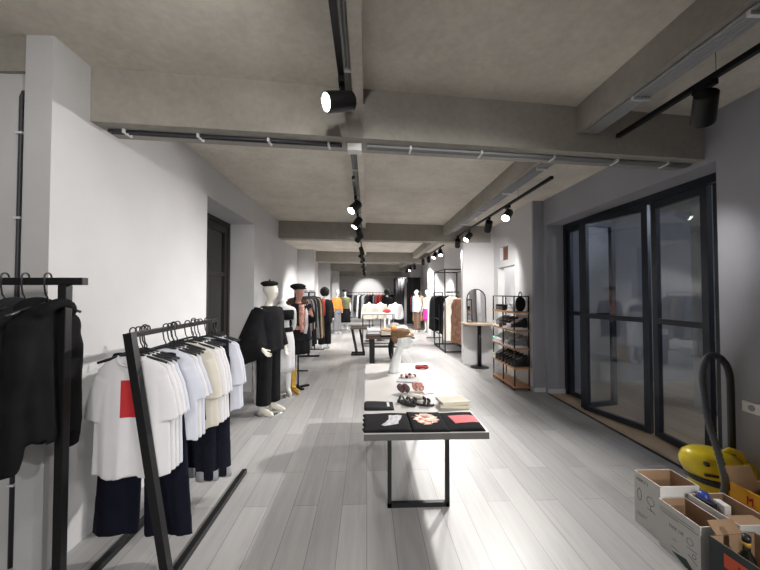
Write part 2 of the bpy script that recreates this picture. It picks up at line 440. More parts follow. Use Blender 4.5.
# window-door of the side wall, deep in its reveal
def leaf_frame(mb, x0, x1, y0, y1, z0, z1, w, rails=()):
    mb.box((x0, y0, z0), (x1, y0+w, z1)); mb.box((x0, y1-w, z0), (x1, y1, z1))
    mb.box((x0, y0+w, z0), (x1, y1-w, z0+w)); mb.box((x0, y0+w, z1-w), (x1, y1-w, z1))
    for z in rails: mb.box((x0, y0+w, z-.03), (x1, y1-w, z+.03))
wd = thing('door_1', 'dark brown glazed double door deep in the white wall reveal', 'door'); wd['kind'] = 'structure'
for kx in ('label', 'category'): del wd[kx]
m_ = MB(); leaf_frame(m_, -2.42, -2.3, 4.1, 5.8, 0, 2.81, .07); m_.obj('door_frame', 'doorwood', wd)
for a, b_ in ((4.17, 4.94), (4.96, 5.73)):
    m_ = MB(); leaf_frame(m_, -2.38, -2.32, a, b_, .03, 2.74, .11, (1.0, 1.95)); lf = m_.obj('door_leaf', 'doorwood', wd)
    MB().box((-2.355, a+.1, .13), (-2.345, b_-.1, 2.64)).obj('pane', 'glassdark', lf)

# ---------------------------------------------------------------- folding glass doors on the street side
fd = thing('door_2', 'x', 'door'); fd['kind'] = 'structure'
for kx in ('label', 'category'): del fd[kx]
m_ = MB(); m_.box((3.26, 2.77, 2.70), (3.36, 5.52, 2.78)); m_.box((3.26, 5.45, 0), (3.36, 5.52, 2.70)); m_.box((3.26, 2.77, 0), (3.36, 2.83, 2.70))
m_.obj('door_frame', 'doorframe', fd)
def folding_leaf(a, b_, rails=(1.33,), z0=.015, z1=2.69, w=.07, t=.05, handle=False):
    a, b_ = Vector(a), Vector(b_); d = b_-a; L = d.length
    ang = math.atan2(d.y, d.x)
    r = bpy.data.objects.new('door_leaf', None); COL.objects.link(r); r.parent = fd
    r.location = (a.x, a.y, 0); r.rotation_euler = (0, 0, ang)
    mb = MB(); mb.box((0, -t/2, z0), (w, t/2, z1)); mb.box((L-w, -t/2, z0), (L, t/2, z1)); mb.box((w, -t/2, z0), (L-w, t/2, z0+w*.9)); mb.box((w, -t/2, z1-w), (L-w, t/2, z1))
    for z in rails: mb.box((w, -t/2, z-.03), (L-w, t/2, z+.03))
    mb.obj('leaf_frame', 'doorframe', r)
    MB().box((w-.01, -.005, z0+.05), (L-w+.01, .005, z1-.05)).obj('glass_pane', 'glass', r)
    if handle:
        MB().bar((w*.5, -t/2-.03, .95), (w*.5, -t/2-.03, 1.25), .02, .02).obj('pull_handle', 'chrome', r)
folding_leaf((3.31, 5.43), (3.31, 4.98), rails=(1.33,), w=.06)
folding_leaf((3.66, 4.90), (3.07, 4.77))
folding_leaf((3.07, 4.72), (3.32, 3.87))
folding_leaf((3.33, 3.82), (3.30, 3.14))
folding_leaf((3.31, 3.09), (3.31, 2.84), rails=(1.33,), w=.06)

# ---------------------------------------------------------------- hanging clothes
def closed_ring(w, t, z, cy, n, amp, kk, ph, cx=0):
    out = []
    for k in range(n):
        a = 2*pi*k/n
        c, s = cos(a), sin(a)
        x = w*math.copysign(abs(c)**.8, c); y = t*math.copysign(abs(s)**.8, s)
        y += cy + amp*sin(kk*x/max(w, .05)+ph) + amp*.5*sin(kk*2.3*x/max(w, .05)+ph*1.7)
        out.append((x+cx, y, z))
    return out
def garment(name, sw=.22, L=.70, chest=.26, hem=.28, t=.045, neck=.075, sleeve=(.22, .095, .10, 32), drop=.05, fold=.012, kk=5, seed=0, vox=.011, hood=False, ragged=.01, m='white'):
    """a top on a hanger; origin on the rail, width along x, front to -y"""
    rnd = random.Random(seed); ph = rnd.uniform(0, 6)
    mb = MB(); n = 44; zt = -.15
    rows = [(zt, neck, t*.9, 0), (zt-.012, neck+.03, t, 0), (zt-.012-drop*.45, sw*.72, t, 0), (zt-.02-drop, sw*.97, t*.95, .1), (zt-.06-drop, sw*1.02, t, .2), (zt-.13-drop, chest*.98, t*1.05, .35)]
    N = 7
    for i in range(1, N+1):
        u = i/N
        z = zt-.13-drop+(-L+.13+drop)*u
        rows.append((z, chest+(hem-chest)*u, t*(1+.35*u), .35+.65*u))
    rings = []
    for z, w, tt, fa in rows:
        rr = closed_ring(w, tt, z, 0, n, fold*fa, kk, ph+z*1.2)
        if z < zt-L+.01: rr = [(x, y, zz+ragged*sin(7*x/max(w, .05)+ph)) for x, y, zz in rr]
        rings.append(rr)
    mb.loft(rings)
    if sleeve:
        sl, r0, r1, ang = sleeve
        for sg in (-1, 1):
            a = radians(ang)
            p0 = Vector((sg*(sw-.07), 0, zt-.03-drop-r0*.75)); d = Vector((sg*sin(a), 0, -cos(a)))
            bend = Vector((-sg*.02, rnd.uniform(-.02, .02), 0))
            pts = [p0, p0+d*sl*.3, p0+d*sl*.65+bend*.6, p0+d*sl+bend*1.5]
            if sl > .4:
                pts = [p0+d*sl*u+bend*(3*u*u)+Vector((sg*.006*sin(14*u), .008*sin(11*u+seed), 0)) for u in (0, .15, .3, .45, .6, .75, .9, 1)]
            k = len(pts)-1
            mb.tube(pts, [(r0+(r1-r0)*i/k, t*(1-.15*i/k)) for i in range(k+1)], n=18, flat=(0, 1, 0))
    if hood:
        mb.ell((0, .05, zt-.035), (.115, .07, .085), 18, 10)
        mb.tube([(.10*cos(a), -.02+.05*sin(a), zt-.01-.03*cos(2*a)) for a in [2*pi*k/14 for k in range(14)]], .028, 8, close=True)
    return remeshed(mb.mesh(name, m), vox, 2)
def collar_mesh(w=.078, t=.045, r=.009, dip=.05):
    mb = MB()
    mb.tube([(w*cos(a), (t-.0)*sin(a), -.152-(dip*max(0, -sin(a))**1.3)*.9) for a in [2*pi*k/24 for k in range(24)]], r, 8, close=True)
    return mb.mesh('collar', 'white', True)
def trousers_mesh(name, waist=.2, L=1.1, leg0=.12, leg1=.14, spread=.12, t=.035, seed=0, vox=.012, m='denim'):
    rnd = random.Random(seed); ph = rnd.uniform(0, 6)
    mb = MB(); zt = -.16; n = 32
    mb.loft([closed_ring(waist, t, zt, 0, n, 0, 4, ph), closed_ring(waist*1.05, t*1.1, zt-.12, 0, n, .004, 4, ph), closed_ring(waist*1.15, t*1.2, zt-.28, 0, n, .006, 4, ph)])
    for sg in (-1, 1):
        rows = []
        for i in range(9):
            u = i/8
            z = zt-.15-(L-.15)*u
            rows.append(closed_ring(leg0+(leg1-leg0)*u, t*1.15, z, .012*sin(3*u+ph+sg), n, .011*u, 4, ph+sg+u, cx=sg*(waist*.5+(spread-waist*.5)*u)))
        mb.loft(rows)
    return remeshed(mb.mesh(name, m), vox, 2)
def hanger_meshes():
    h = MB()
    pts = [(.019*cos(a), 0, .017+0.019*sin(a)-.017) for a in [radians(-50+230*k/12) for k in range(13)]]
    pts = [(x, y, z) for x, y, z in pts]
    pts += [(-.019, 0, -.045), (-.012, 0, -.085), (0, 0, -.105), (0, 0, -.13)]
    h.tube(pts, .0042, 6)
    hook = h.mesh('hook', 'blackplastic', True)
    b = MB()
    pts = [(x, 0, -.133-.055*(abs(x)/.2)**1.2) for x in [-.2+.4*k/16 for k in range(17)]]
    b.tube(pts, [(.008, .006)]*17, 8, flat=(0, 1, 0))
    bar = b.mesh('shoulder_bar', 'blackplastic', True)
    o = MB(); 
    return hook, bar
HOOK, SBAR = hanger_meshes()
hooked = []
def put_hanger(x, y, z, rz, where, group):
    h = thing('clothes_hanger', where, 'clothes hanger', (x, y, z), rz, group)
    mk('hook', HOOK, h); mk('shoulder_bar', SBAR, h)
    return h

# prototypes (shared mesh data)
G = {}
def proto(key, fn, *a, **k):
    G[key] = fn(key, *a, **k); return G[key]
proto('tee', garment, sw=.20, L=.70, chest=.215, hem=.228, t=.024, sleeve=(.25, .085, .10, 19), fold=.012, kk=6, seed=3, vox=.008)
proto('tee_slim', garment, sw=.19, L=.60, chest=.205, hem=.215, t=.022, sleeve=(.22, .08, .09, 22), fold=.012, kk=5, seed=5, vox=.008)
proto('blouse', garment, sw=.20, L=.62, chest=.215, hem=.235, t=.03, sleeve=(.28, .08, .09, 17), fold=.016, kk=7, seed=8, vox=.008)
proto('shirt', garment, sw=.23, L=.82, chest=.25, hem=.26, t=.032, sleeve=(.48, .075, .065, 12), fold=.012, kk=5, seed=11, vox=.009)
proto('camisole', garment, sw=.12, L=.55, chest=.19, hem=.21, t=.018, neck=.07, sleeve=None, drop=.1, fold=.008, seed=12, vox=.008, m='black')
proto('hoodie', garment, sw=.185, L=.66, chest=.175, hem=.165, t=.05, sleeve=(.64, .068, .05, 9), ragged=.02, fold=.02, kk=5, seed=21, vox=.012, hood=True, m='black')
proto('hoodie_zip', garment, sw=.19, L=.64, chest=.18, hem=.17, t=.05, sleeve=(.62, .07, .055, 9), ragged=.02, fold=.022, kk=6, seed=25, vox=.012, hood=True, m='charcoal')
proto('sweat', garment, sw=.19, L=.74, chest=.20, hem=.18, t=.045, sleeve=(.58, .075, .055, 6), fold=.018, kk=5, seed=23, vox=.012, m='navy')
proto('jacket', garment, sw=.23, L=.78, chest=.26, hem=.27, t=.055, sleeve=(.60, .08, .06, 9), fold=.016, kk=5, seed=31, vox=.018, m='black')
proto('coat', garment, sw=.23, L=1.15, chest=.26, hem=.30, t=.05, sleeve=(.62, .075, .06, 7), fold=.025, kk=6, seed=33, vox=.018, m='black')
proto('dress', garment, sw=.18, L=1.10, chest=.2, hem=.28, t=.035, sleeve=None, fold=.02, kk=6, seed=35, vox=.016, m='black')
proto('top', garment, sw=.21, L=.62, chest=.23, hem=.24, t=.03, sleeve=(.5, .07, .055, 8), fold=.012, kk=5, seed=37, vox=.016, m='black')
proto('wide', trousers_mesh, waist=.20, L=1.15, leg0=.125, leg1=.15, spread=.175, t=.028, seed=2, m='navy')
proto('jeans', trousers_mesh, waist=.18, L=1.12, leg0=.10, leg1=.085, spread=.125, t=.028, seed=4, m='denim')
COLLAR = collar_mesh()
CAT = dict(tee=('t_shirt', 't-shirt'), tee_slim=('t_shirt', 't-shirt'), blouse=('blouse', 'blouse'), shirt=('shirt', 'shirt'), camisole=('camisole', 'top'), hoodie=('hoodie', 'hoodie'), hoodie_zip=('hoodie', 'hoodie'),
           sweat=('sweatshirt', 'sweatshirt'), jacket=('jacket', 'jacket'), coat=('coat', 'coat'), dress=('dress', 'dress'), top=('long_sleeved_top', 'top'), wide=('trousers', 'trousers'), jeans=('trousers', 'trousers'))
def hang(key, m, x, y, z, rz, label, group, hanger_label=None, hanger_group=None, collar=None):
    nm, cat = CAT[key]
    if collar:
        g = thing(nm, label, cat, (x, y, z), rz, group)
        mk('body', G[key], g, m=m)
        c = mk('collar', COLLAR, g, m=collar)
    else:
        g = mk(nm, G[key], None, (x, y, z), (0, 0, rz), m=m); tag(g, label, cat, group)
    put_hanger(x, y, z, rz, hanger_label or 'hanger of the '+' '.join(label.split()[:13]), hanger_group or 'black hangers on the clothing rails')
    return g

# ---- near rail A, running across the picture
ZA = 1.715; YA = 1.82
ra = thing('clothes_rail', 'black square-tube clothes rail with dark hoodies, reaching past its upright post', 'clothes rail', (-1.56, YA, 0))
MB().box((-1.1, -.02, ZA-.024), (.10, .02, ZA+.014), .003).obj('rail_bar', 'blackmetal', ra)
MB().box((-.021, -.021, .03), (.021, .021, ZA-.024), .003).obj('post', 'blackmetal', ra)
MB().box((-1.071, -.021, .03), (-1.029, .021, ZA-.024), .003).obj('post', 'blackmetal', ra)
for x in (0, -1.05): MB().box((x-.021, -.25, 0), (x+.021, .25, .03), .003).obj('foot_bar', 'blackmetal', ra)
RX = pi/2
for key, m, x, lab in (('hoodie', 'black', -1.62, 'black hooded sweatshirt hanging nearest the post of the hoodie rail'),
                       ('hoodie_zip', 'charcoal', -1.73, 'dark charcoal hoodie, second from the post of the hoodie rail'),
                       ('sweat', 'navy', -1.83, 'ink navy sweatshirt behind the two dark hoodies'),
                       ('sweat', 'black', -1.97, 'black sweatshirt on the far side of the red one'),
                       ('sweat', 'redcloth', -1.885, 'red sweatshirt peeping out behind the ink navy one'),
                       ('hoodie', 'charcoal', -2.08, 'charcoal hoodie hanging last, against the rear rail post')):
    hang(key, m, x, YA-.03-(.06 if m == 'redcloth' else 0), ZA+.017+(.02 if m == 'redcloth' else 0), RX, lab, 'dark hoodies and sweatshirts on the near rail')

# ---- slanted rail B along the wall
ZR = 1.41; XB = -1.355
rb = thing('clothes_rail', 'black slanted-leg clothes rail of white t-shirts on two long floor bars', 'clothes rail', (XB, 0, 0))
MB().box((-.016, 2.0, ZR-.018), (.016, 3.12, ZR+.012), .003).obj('rail_bar', 'blackmetal', rb)
MB().bar((0, 2.0, ZR+.012), (.235, 2.0, .03), .046, .046, (0, 1, 0)).obj('leg', 'blackmetal', rb)
MB().bar((0, 3.12, ZR+.012), (-.24, 3.30, .03), .036, .036, (0, 1, 0)).obj('leg', 'blackmetal', rb)
MB().box((.215, 1.7, 0), (.257, 3.2, .04), .003).obj('floor_bar', 'blackmetal', rb)
MB().box((-.264, 1.7, 0), (-.222, 3.32, .04), .003).obj('floor_bar', 'blackmetal', rb)
MB().box((-.226, 1.7, 0), (.217, 1.734, .034), .003).obj('floor_bar', 'blackmetal', rb)
Bz = ZR+.016
tee1 = hang('tee', 'white', XB-.03, 2.075, Bz, 0, 'white t-shirt with a red square on the chest, front of the slanted rail', 'white t-shirts on the slanted rail', collar='white')
# red square print follows the chest
def patch_on(me, x0, x1, z0, z1, off, nx=10, nz=10, wave=None):
    """thin print lying on the front (-y) of a mesh"""
    from mathutils.bvhtree import BVHTree
    bm = bmesh.new(); bm.from_mesh(me); t = BVHTree.FromBMesh(bm); bm.free()
    mb = MB(); V = []
    for j in range(nz+1):
        row = []
        for i in range(nx+1):
            x = x0+(x1-x0)*i/nx; z = z0+(z1-z0)*j/nz
            hit = t.ray_cast(Vector((x, -1, z)), Vector((0, 1, 0)))
            y = hit[0].y-off if hit[0] else -.03
            row.append(mb.v((x, y, z)))
        V.append(row)
    for j in range(nz):
        for i in range(nx): mb.f([V[j][i], V[j][i+1], V[j+1][i+1], V[j+1][i]])
    return mb
patch_on(G['tee'], -.045, .085, -.50, -.285, .003).obj('chest_print', 'red', tee1, True, label='red square chest print')
whites = [('tee', 'white', 2.125), ('tee', 'white', 2.165), ('tee', 'white2', 2.205)]
for i, (k, m, y) in enumerate(whites):
    hang(k, m, XB-.03, y, Bz, 0, '%s white t-shirt behind the one with the red square' % ORD[i], 'white t-shirts on the slanted rail', collar=m)
hang('wide', 'navy', XB-.08, 2.262, Bz, 0, 'dark wide-leg trousers under the front white t-shirts, hems near the floor', 'dark trousers on the slanted rail')
for i, (k, m, y) in enumerate((('tee_slim', 'white2', 2.32), ('tee_slim', 'white', 2.37), ('tee_slim', 'white2', 2.42))):
    hang(k, m, XB+.02, y, Bz, 0, '%s bluish white t-shirt behind the dark wide-leg trousers' % ORD[i], 'bluish white t-shirts in the middle of the slanted rail', collar=m)
hang('camisole', 'black', XB-.02, 2.48, Bz, 0, 'small black strappy top before the cream shirt', 'small black tops on the slanted rail')
hang('camisole', 'navy', XB-.02, 2.53, Bz, 0, 'navy strappy top close against the cream shirt', 'small black tops on the slanted rail')
hang('blouse', 'cream', XB+.02, 2.59, Bz, 0, 'cream yoked shirt between the black tops and the bright white blouses', 'pale shirts on the slanted rail', collar='cream')
for i, y in enumerate((2.66, 2.71, 2.76)):
    hang('blouse', 'white', XB+.03, y, Bz, 0, '%s bright white blouse behind the cream shirt' % ORD[i], 'pale shirts on the slanted rail', collar='white')
def jean(y, lab, cx):
    g = hang('jeans', 'denim', cx, y, Bz, 0, lab, 'dark trousers on the slanted rail')
    for sg in (-1, 1):
        mb = MB(); n = 28
        z1 = -.16-1.12+.0
        mb.loft([closed_ring(.09, .043, z1+dz, 0, n, .006, 4, .5, cx=sg*.125) for dz in (-.004, .035, .07, .074)])
        mb.obj('turned_cuff', 'greycuff', g, True, label='grey turned-up cuff')
jean(2.84, 'dark jeans with grey turned-up cuffs behind the bright white blouses', XB-.06)
jean(2.90, 'second pair of cuffed dark jeans on the slanted rail, against the last shirts', XB+.02)
for i, y in enumerate((2.96, 3.01)):
    hang('blouse', 'white2', XB+.05, y, Bz, 0, ['white shirt behind the cuffed dark jeans', 'last white shirt at the far end of the slanted rail'][i], 'pale shirts on the slanted rail', collar='white2')

# ---------------------------------------------------------------- mannequins
def body_graph(arm_l, arm_r, head_turn=0, stance=.1, hands=True):
    """verts (x, y, z, r[, r2]) for a standing figure of 1.78 m facing -y; arms: shoulder, elbow, wrist, palm positions"""
    V = [(0, 0, .96, .135, .10), (0, -.005, 1.10, .108, .085), (0, -.01, 1.25, .13, .095), (0, 0, 1.38, .13, .08), (0, .015, 1.465, .055, .055), (0, .005, 1.53, .044, .046)]
    E = [(0, 1), (1, 2), (2, 3), (3, 4), (4, 5)]
    ct, st = sin(head_turn), cos(head_turn)
    def hd(fwd, z): return (-ct*fwd*-1, -st*fwd, z)
    V += [(*hd(.035, 1.585), .05, .06), (*hd(.022, 1.65), .084, .10), (*hd(.0, 1.73), .092, .112), (*hd(-.008, 1.79), .05, .06)]
    E += [(5, 6), (6, 7), (7, 8), (8, 9)]
    i = len(V); V += [(*hd(.112, 1.655), .014), (*hd(.132, 1.638), .009)]; E += [(7, i), (i, i+1)]
    def limb(start, pts):
        p = start
        for v in pts:
            V.append(v); E.append((p, len(V)-1)); p = len(V)-1
        return p
    for sg, arm in ((-1, arm_l), (1, arm_r)):
        if arm:
            sh, el, wr, pa = [Vector(a) for a in arm]
            mid = (sh+el)/2; mid2 = (el+wr)/2
            last = limb(3, [(*sh, .056), (*mid, .046), (*el, .038), (*mid2, .036), (*wr, .025, .022), (*pa, .036, .016)])
            if hands:
                d = (pa-wr).normalized(); side = d.cross(Vector((0, 1, 0)));
                if side.length < .2: side = d.cross(Vector((1, 0, 0)))
                side.normalize(); nrm = d.cross(side)
                for q, ln in zip((-.027, -.009, .009, .027), (.065, .078, .072, .055)):
                    limb(last, [(*(pa+d*.035+side*q), .009), (*(pa+d*(.035+ln*.55)+side*q*1.1+nrm*.006), .0085), (*(pa+d*(.03+ln)+side*q*1.15+nrm*.02), .006)])
                limb(last-0, [(*(pa-d*.01+side*.034), .010), (*(pa+d*.02+side*.055+nrm*.01), .009), (*(pa+d*.045+side*.058+nrm*.02), .007)])
        h = Vector((sg*.085, 0, .90))
        limb(0, [(*h, .098), (sg*(stance*.5+.045), -.005, .70, .078), (sg*stance, -.01, .50, .057), (sg*stance, .01, .32, .05), (sg*(stance+.003), .02, .09, .036), (sg*(stance+.01), -.03, .05, .038, .03), (sg*(stance+.02), -.13, .028, .036, .022)])
    return V, E
REST_L = ((-.175, .01, 1.405), (-.235, .03, 1.13), (-.25, -.04, .90), (-.25, -.07, .83))
REST_R = ((.175, .01, 1.405), (.235, .03, 1.13), (.25, -.04, .90), (.25, -.07, .83))
def rest(sg): return REST_L if sg < 0 else REST_R

def top_mesh(name, m, arms, hip=.80, grow=.03, sleeve_end=.85, vox=.014, puff=1.0, seed=0, open_front=False, neckz=1.47):
    rnd = random.Random(seed); ph = rnd.uniform(0, 6); mb = MB(); n = 36
    rows = [(neckz, .07, .065), (1.44, .13, .085), (1.40, .19, .10), (1.30, .185, .12), (1.15, .175, .12), (1.0, .185, .125)]
    if hip < 1.0: rows.append((hip+(1.0-hip)*.4, .195, .13)); rows.append((hip, .20*puff, .135))
    else: rows[-1] = (hip, .18, .12)
    rings = []
    for z, w, t in rows:
        u = (1.45-z)/.6
        rings.append([((w+grow)*cos(a)*(1+.03*u*sin(9*a+ph)), (t+grow)*sin(a)*(1+.05*u*sin(7*a+ph+z*5)), z) for a in [2*pi*k/n for k in range(n)]])
    mb.loft(rings)
    for arm in arms:
        if not arm: continue
        sh, el, wr, pa = [Vector(a) for a in arm]
        end = wr + (pa-wr)*.1 if sleeve_end >= .8 else el
        if sleeve_end < .4: end = sh.lerp(el, sleeve_end*2)
        pts = [sh+Vector((-.03 if sh.x > 0 else .03, 0, .01)), sh.lerp(el, .4)]
        rr = [.07*puff+grow*.5, .066*puff+grow*.4]
        if sleeve_end >= .4:
            pts += [el, el.lerp(end, .5), end]; rr += [.058*puff+grow*.4, .056*puff+grow*.3, .05*puff+grow*.2]
        else:
            pts += [end]; rr += [.07+grow*.3]
        mb.tube(pts, rr, 16)
    return remeshed(mb.mesh(name, m), vox, 2)
def pants_mesh(name, m, zt=1.02, zb=.12, r0=.105, r1=.10, stance=.1, vox=.014, seed=0):
    mb = MB(); n = 28; ph = seed
    mb.loft([[((w)*cos(a), t*sin(a), z) for a in [2*pi*k/n for k in range(n)]] for z, w, t in ((zt, .155, .12), (.93, .185, .135), (.83, .195, .135))])
    for sg in (-1, 1):
        rows = []
        for i in range(8):
            u = i/7; z = .92+(zb-.92)*u; r = r0+(r1-r0)*u
            cx = sg*(.085+(stance-.085)*u)
            rows.append([(cx+r*cos(a)*(1+.06*sin(6*a+ph+5*u)), .005+r*1.05*sin(a)*(1+.05*sin(5*a+ph)), z) for a in [2*pi*k/n for k in range(n)]])
        mb.loft(rows)
    return remeshed(mb.mesh(name, m), vox, 2)
def skirt_mesh(name, m, zt=1.02, zb=.45, w0=.16, w1=.26, seed=0):
    mb = MB(); n = 48
    rows = []
    for i in range(8):
        u = i/7; w_ = w0+.04*min(1, u*3)+(w1-w0-.04)*u
        rows.append([(w_*cos(a)*(1+.06*u*sin(9*a+seed)), w_*.78*sin(a)*(1+.06*u*sin(9*a+seed)), zt+(zb-zt)*u) for a in [2*pi*k/n for k in range(n)]])
    return mb.loft(rows).mesh(name, m, True)
def base_disc(parent, m='chrome', r=.17, rod=True):
    mb = MB(); mb.lathe([(r, 0), (r, .006), (r-.01, .01), (.001, .01)], 32); mb.obj('base_plate', m, parent, True)
    
def beret(parent, m='black', z=1.74, tilt=0, stem=True, loc=(0, 0)):
    mb = MB(); mb.lathe([(.001, z-.012), (.085, z-.012), (.092, z-.002), (.118, z+.015), (.122, z+.03), (.10, z+.05), (.06, z+.062), (.012, z+.066), (.009, z+.085), (.001, z+.086)], 28, (loc[0], loc[1], 0))
    return mb.obj('beret', m, parent, True)
def newsboy(parent, m='black', z=1.72, yaw=0):
    mb = MB(); mb.ell((0, .02, z+.03), (.135, .15, .055), 22, 10); mb.lathe([(.088, z-.03), (.095, z+.01), (.07, z+.03)], 22)
    mb.prism([(.10*cos(a), -.07-.10*sin(a)) for a in [pi*k/10 for k in range(11)]], z-.02, z-.005)
    me = remeshed(mb.mesh('cap', m), .012, 2)
    return mk('cap', me, parent, rot=(0, 0, yaw))
def boots_pair(parent, m, h=.2, stance=.1, nm='boot'):
    for sg in (-1, 1):
        mb = MB(); x = sg*(stance+.005)
        mb.tube([(x, .025, h), (x, .025, h*.6), (x, .022, .09), (x+sg*.005, .0, .055), (x+sg*.012, -.07, .04), (x+sg*.018, -.15, .028), (x+sg*.02, -.185, .02)],
                [(.052, .055), (.050, .052), (.047, .05), (.046, .046), (.044, .036), (.032, .024), (.010, .012)], 14)
        mb.box((x-.025, .02, 0), (x+.025, .07, .06))
        me = remeshed(mb.mesh(nm, m), .008, 2)
        mk(nm, me, parent)

# mannequin with the black coat over its shoulders
ARM1_L = ((-.175, .01, 1.405), (-.27, .06, 1.14), (-.27, -.08, .93), (-.25, -.14, .88))
ARM1_R = ((.175, .01, 1.405), (.235, .03, 1.13), (.24, -.06, .90), (.235, -.10, .83))
mn = thing('mannequin', 'cream mannequin in black beret, black draped jacket and wide trousers by the white wall', 'mannequin', (-1.36, 4.80, 0), radians(66), 'dressed mannequins')
V_, E_ = body_graph(ARM1_L, ARM1_R, head_turn=radians(12))
mk('figure', skinned('figure', V_, E_, 'mannequin'), mn)
jk = mk('jacket', top_mesh('jacket', 'black', (ARM1_L, ARM1_R), hip=.86, grow=.035, puff=1.25, seed=2), mn)
mb = MB()   # coat slung over one shoulder, hanging in folds behind and beside the arm
n = 30
rows = []
for i in range(9):
    u = i/8; z = 1.43-.72*u
    cx = -.14-.10*min(1, u*1.6); w_ = .10+.08*min(1, u*1.5); d_ = .10+.17*min(1, u*1.2)
    if u > .8: w_ *= 1-.5*(u-.8)/.2
    rows.append([(cx+w_*cos(a)*(1+.08*u*sin(7*a+u*3)), .05+.10*u+d_*sin(a)*(1+.1*u*sin(5*a)), z-.10*u*sin(a)) for a in [2*pi*k/n for k in range(n)]])
mb.loft(rows); mk('draped_coat', remeshed(mb.mesh('draped_coat', 'black'), .014, 2), mn)
mk('trousers', pants_mesh('trousers', 'black', zt=1.06, zb=.13, r0=.10, r1=.095), mn)
boots_pair(mn, 'offwhiteleather', .21)
beret(mn, 'black', 1.755)
base_disc(mn, 'chrome', .19)
MB().tube([(.02, .09, .01), (.02, .09, .35), (.07, .05, .45)], .008, 8).obj('support_rod', 'chrome', mn, True)

# white torso in a black bandeau behind it
mt = thing('mannequin', 'headless white mannequin in black bandeau top, belt and long white skirt behind the black coat', 'mannequin', (-1.36, 5.55, 0), radians(25), 'dressed mannequins')
A3L = ((-.175, .01, 1.385), (-.21, .08, 1.12), (-.13, .10, .98), (-.08, .11, .95)); A3R = ((.175, .01, 1.385), (.21, .08, 1.12), (.13, .10, .98), (.08, .11, .95))
V_, E_ = body_graph(A3L, A3R)
keep = [i for i, v in enumerate(V_) if v[2] < 1.56]
mp = {o: n_ for n_, o in enumerate(keep)}
mk('figure', skinned('figure', [V_[i] for i in keep], [(mp[a], mp[b]) for a, b in E_ if a in mp and b in mp], 'mannequinwhite'), mt)
mb = MB(); n = 32
mb.loft([[(w_*cos(a), t_*sin(a)-.01, z) for a in [2*pi*k/n for k in range(n)]] for z, w_, t_ in ((1.38, .175, .118), (1.32, .182, .13), (1.22, .172, .122))]); mb.obj('bandeau_top', 'black', mt, True)
mb = MB(); mb.loft([[(w_*cos(a), t_*sin(a), z) for a in [2*pi*k/n for k in range(n)]] for z, w_, t_ in ((1.10, .158, .122), (1.06, .165, .13), (1.03, .172, .135))]); mb.obj('belt', 'black', mt, True)
mk('skirt', skirt_mesh('skirt', 'white', 1.05, .40, .16, .20), mt)
base_disc(mt, 'chrome', .17)

# flesh-toned bust in a cap and open black jacket, on a post
mp_ = thing('mannequin', 'flesh-toned half mannequin in black newsboy cap and open black jacket on a post', 'mannequin', (-1.20, 6.02, 0), radians(35), 'dressed mannequins')
A2L = ((-.175, .01, 1.405), (-.25, .05, 1.14), (-.20, -.13, 1.03), (-.15, -.18, 1.05)); A2R = ((.175, .01, 1.405), (.26, -.02, 1.16), (.17, -.2, 1.25), (.13, -.23, 1.31))
V_, E_ = body_graph(A2L, A2R, head_turn=radians(10))
keep = [i for i, v in enumerate(V_) if v[2] > .86]
mp = {o: n_ for n_, o in enumerate(keep)}
mk('figure', skinned('figure', [V_[i] for i in keep], [(mp[a], mp[b]) for a, b in E_ if a in mp and b in mp], 'skin'), mp_)
mk('jacket', top_mesh('jacket', 'black', (A2L, A2R), hip=.82, grow=.03, puff=1.2, seed=5), mp_)
mb = MB(); mb.loft([[(w_*cos(a), -.118-.02*(1.44-z)/.4+.05*sin(a), z) for a in [2*pi*k/20 for k in range(20)]] for z, w_ in ((1.45, .045), (1.36, .055), (1.2, .06), (1.05, .045), (.98, .03))]); mb.obj('shirt_front', 'floral2', mp_, True, label='pinkish patterned shirt front')
mb = MB(); mb.tube([(.06, -.09, 1.44), (.09, -.14, 1.3), (.085, -.155, 1.1), (.06, -.15, .95)], [(.03, .012)]*4, 10, flat=(0, 1, 0)); mb.obj('scarf', 'white', mp_, True, label='white scarf hanging from the collar')
mk('skirt', skirt_mesh('skirt', 'black', .98, .60, .16, .21, 2), mp_)
newsboy(mp_, 'black', 1.735, radians(10))
MB().tube([(0, 0, .03), (0, 0, .9)], .014, 10).obj('post', 'blackmetal', mp_, True)
mb = MB()
mb.bar((-.2, 0, .015), (.2, 0, .015), .05, .03); mb.obj('foot_bar', 'blackmetal', mp_)
MB().bar((0, -.2, .015), (0, .2, .015), .05, .03).obj('foot_bar', 'blackmetal', mp_)

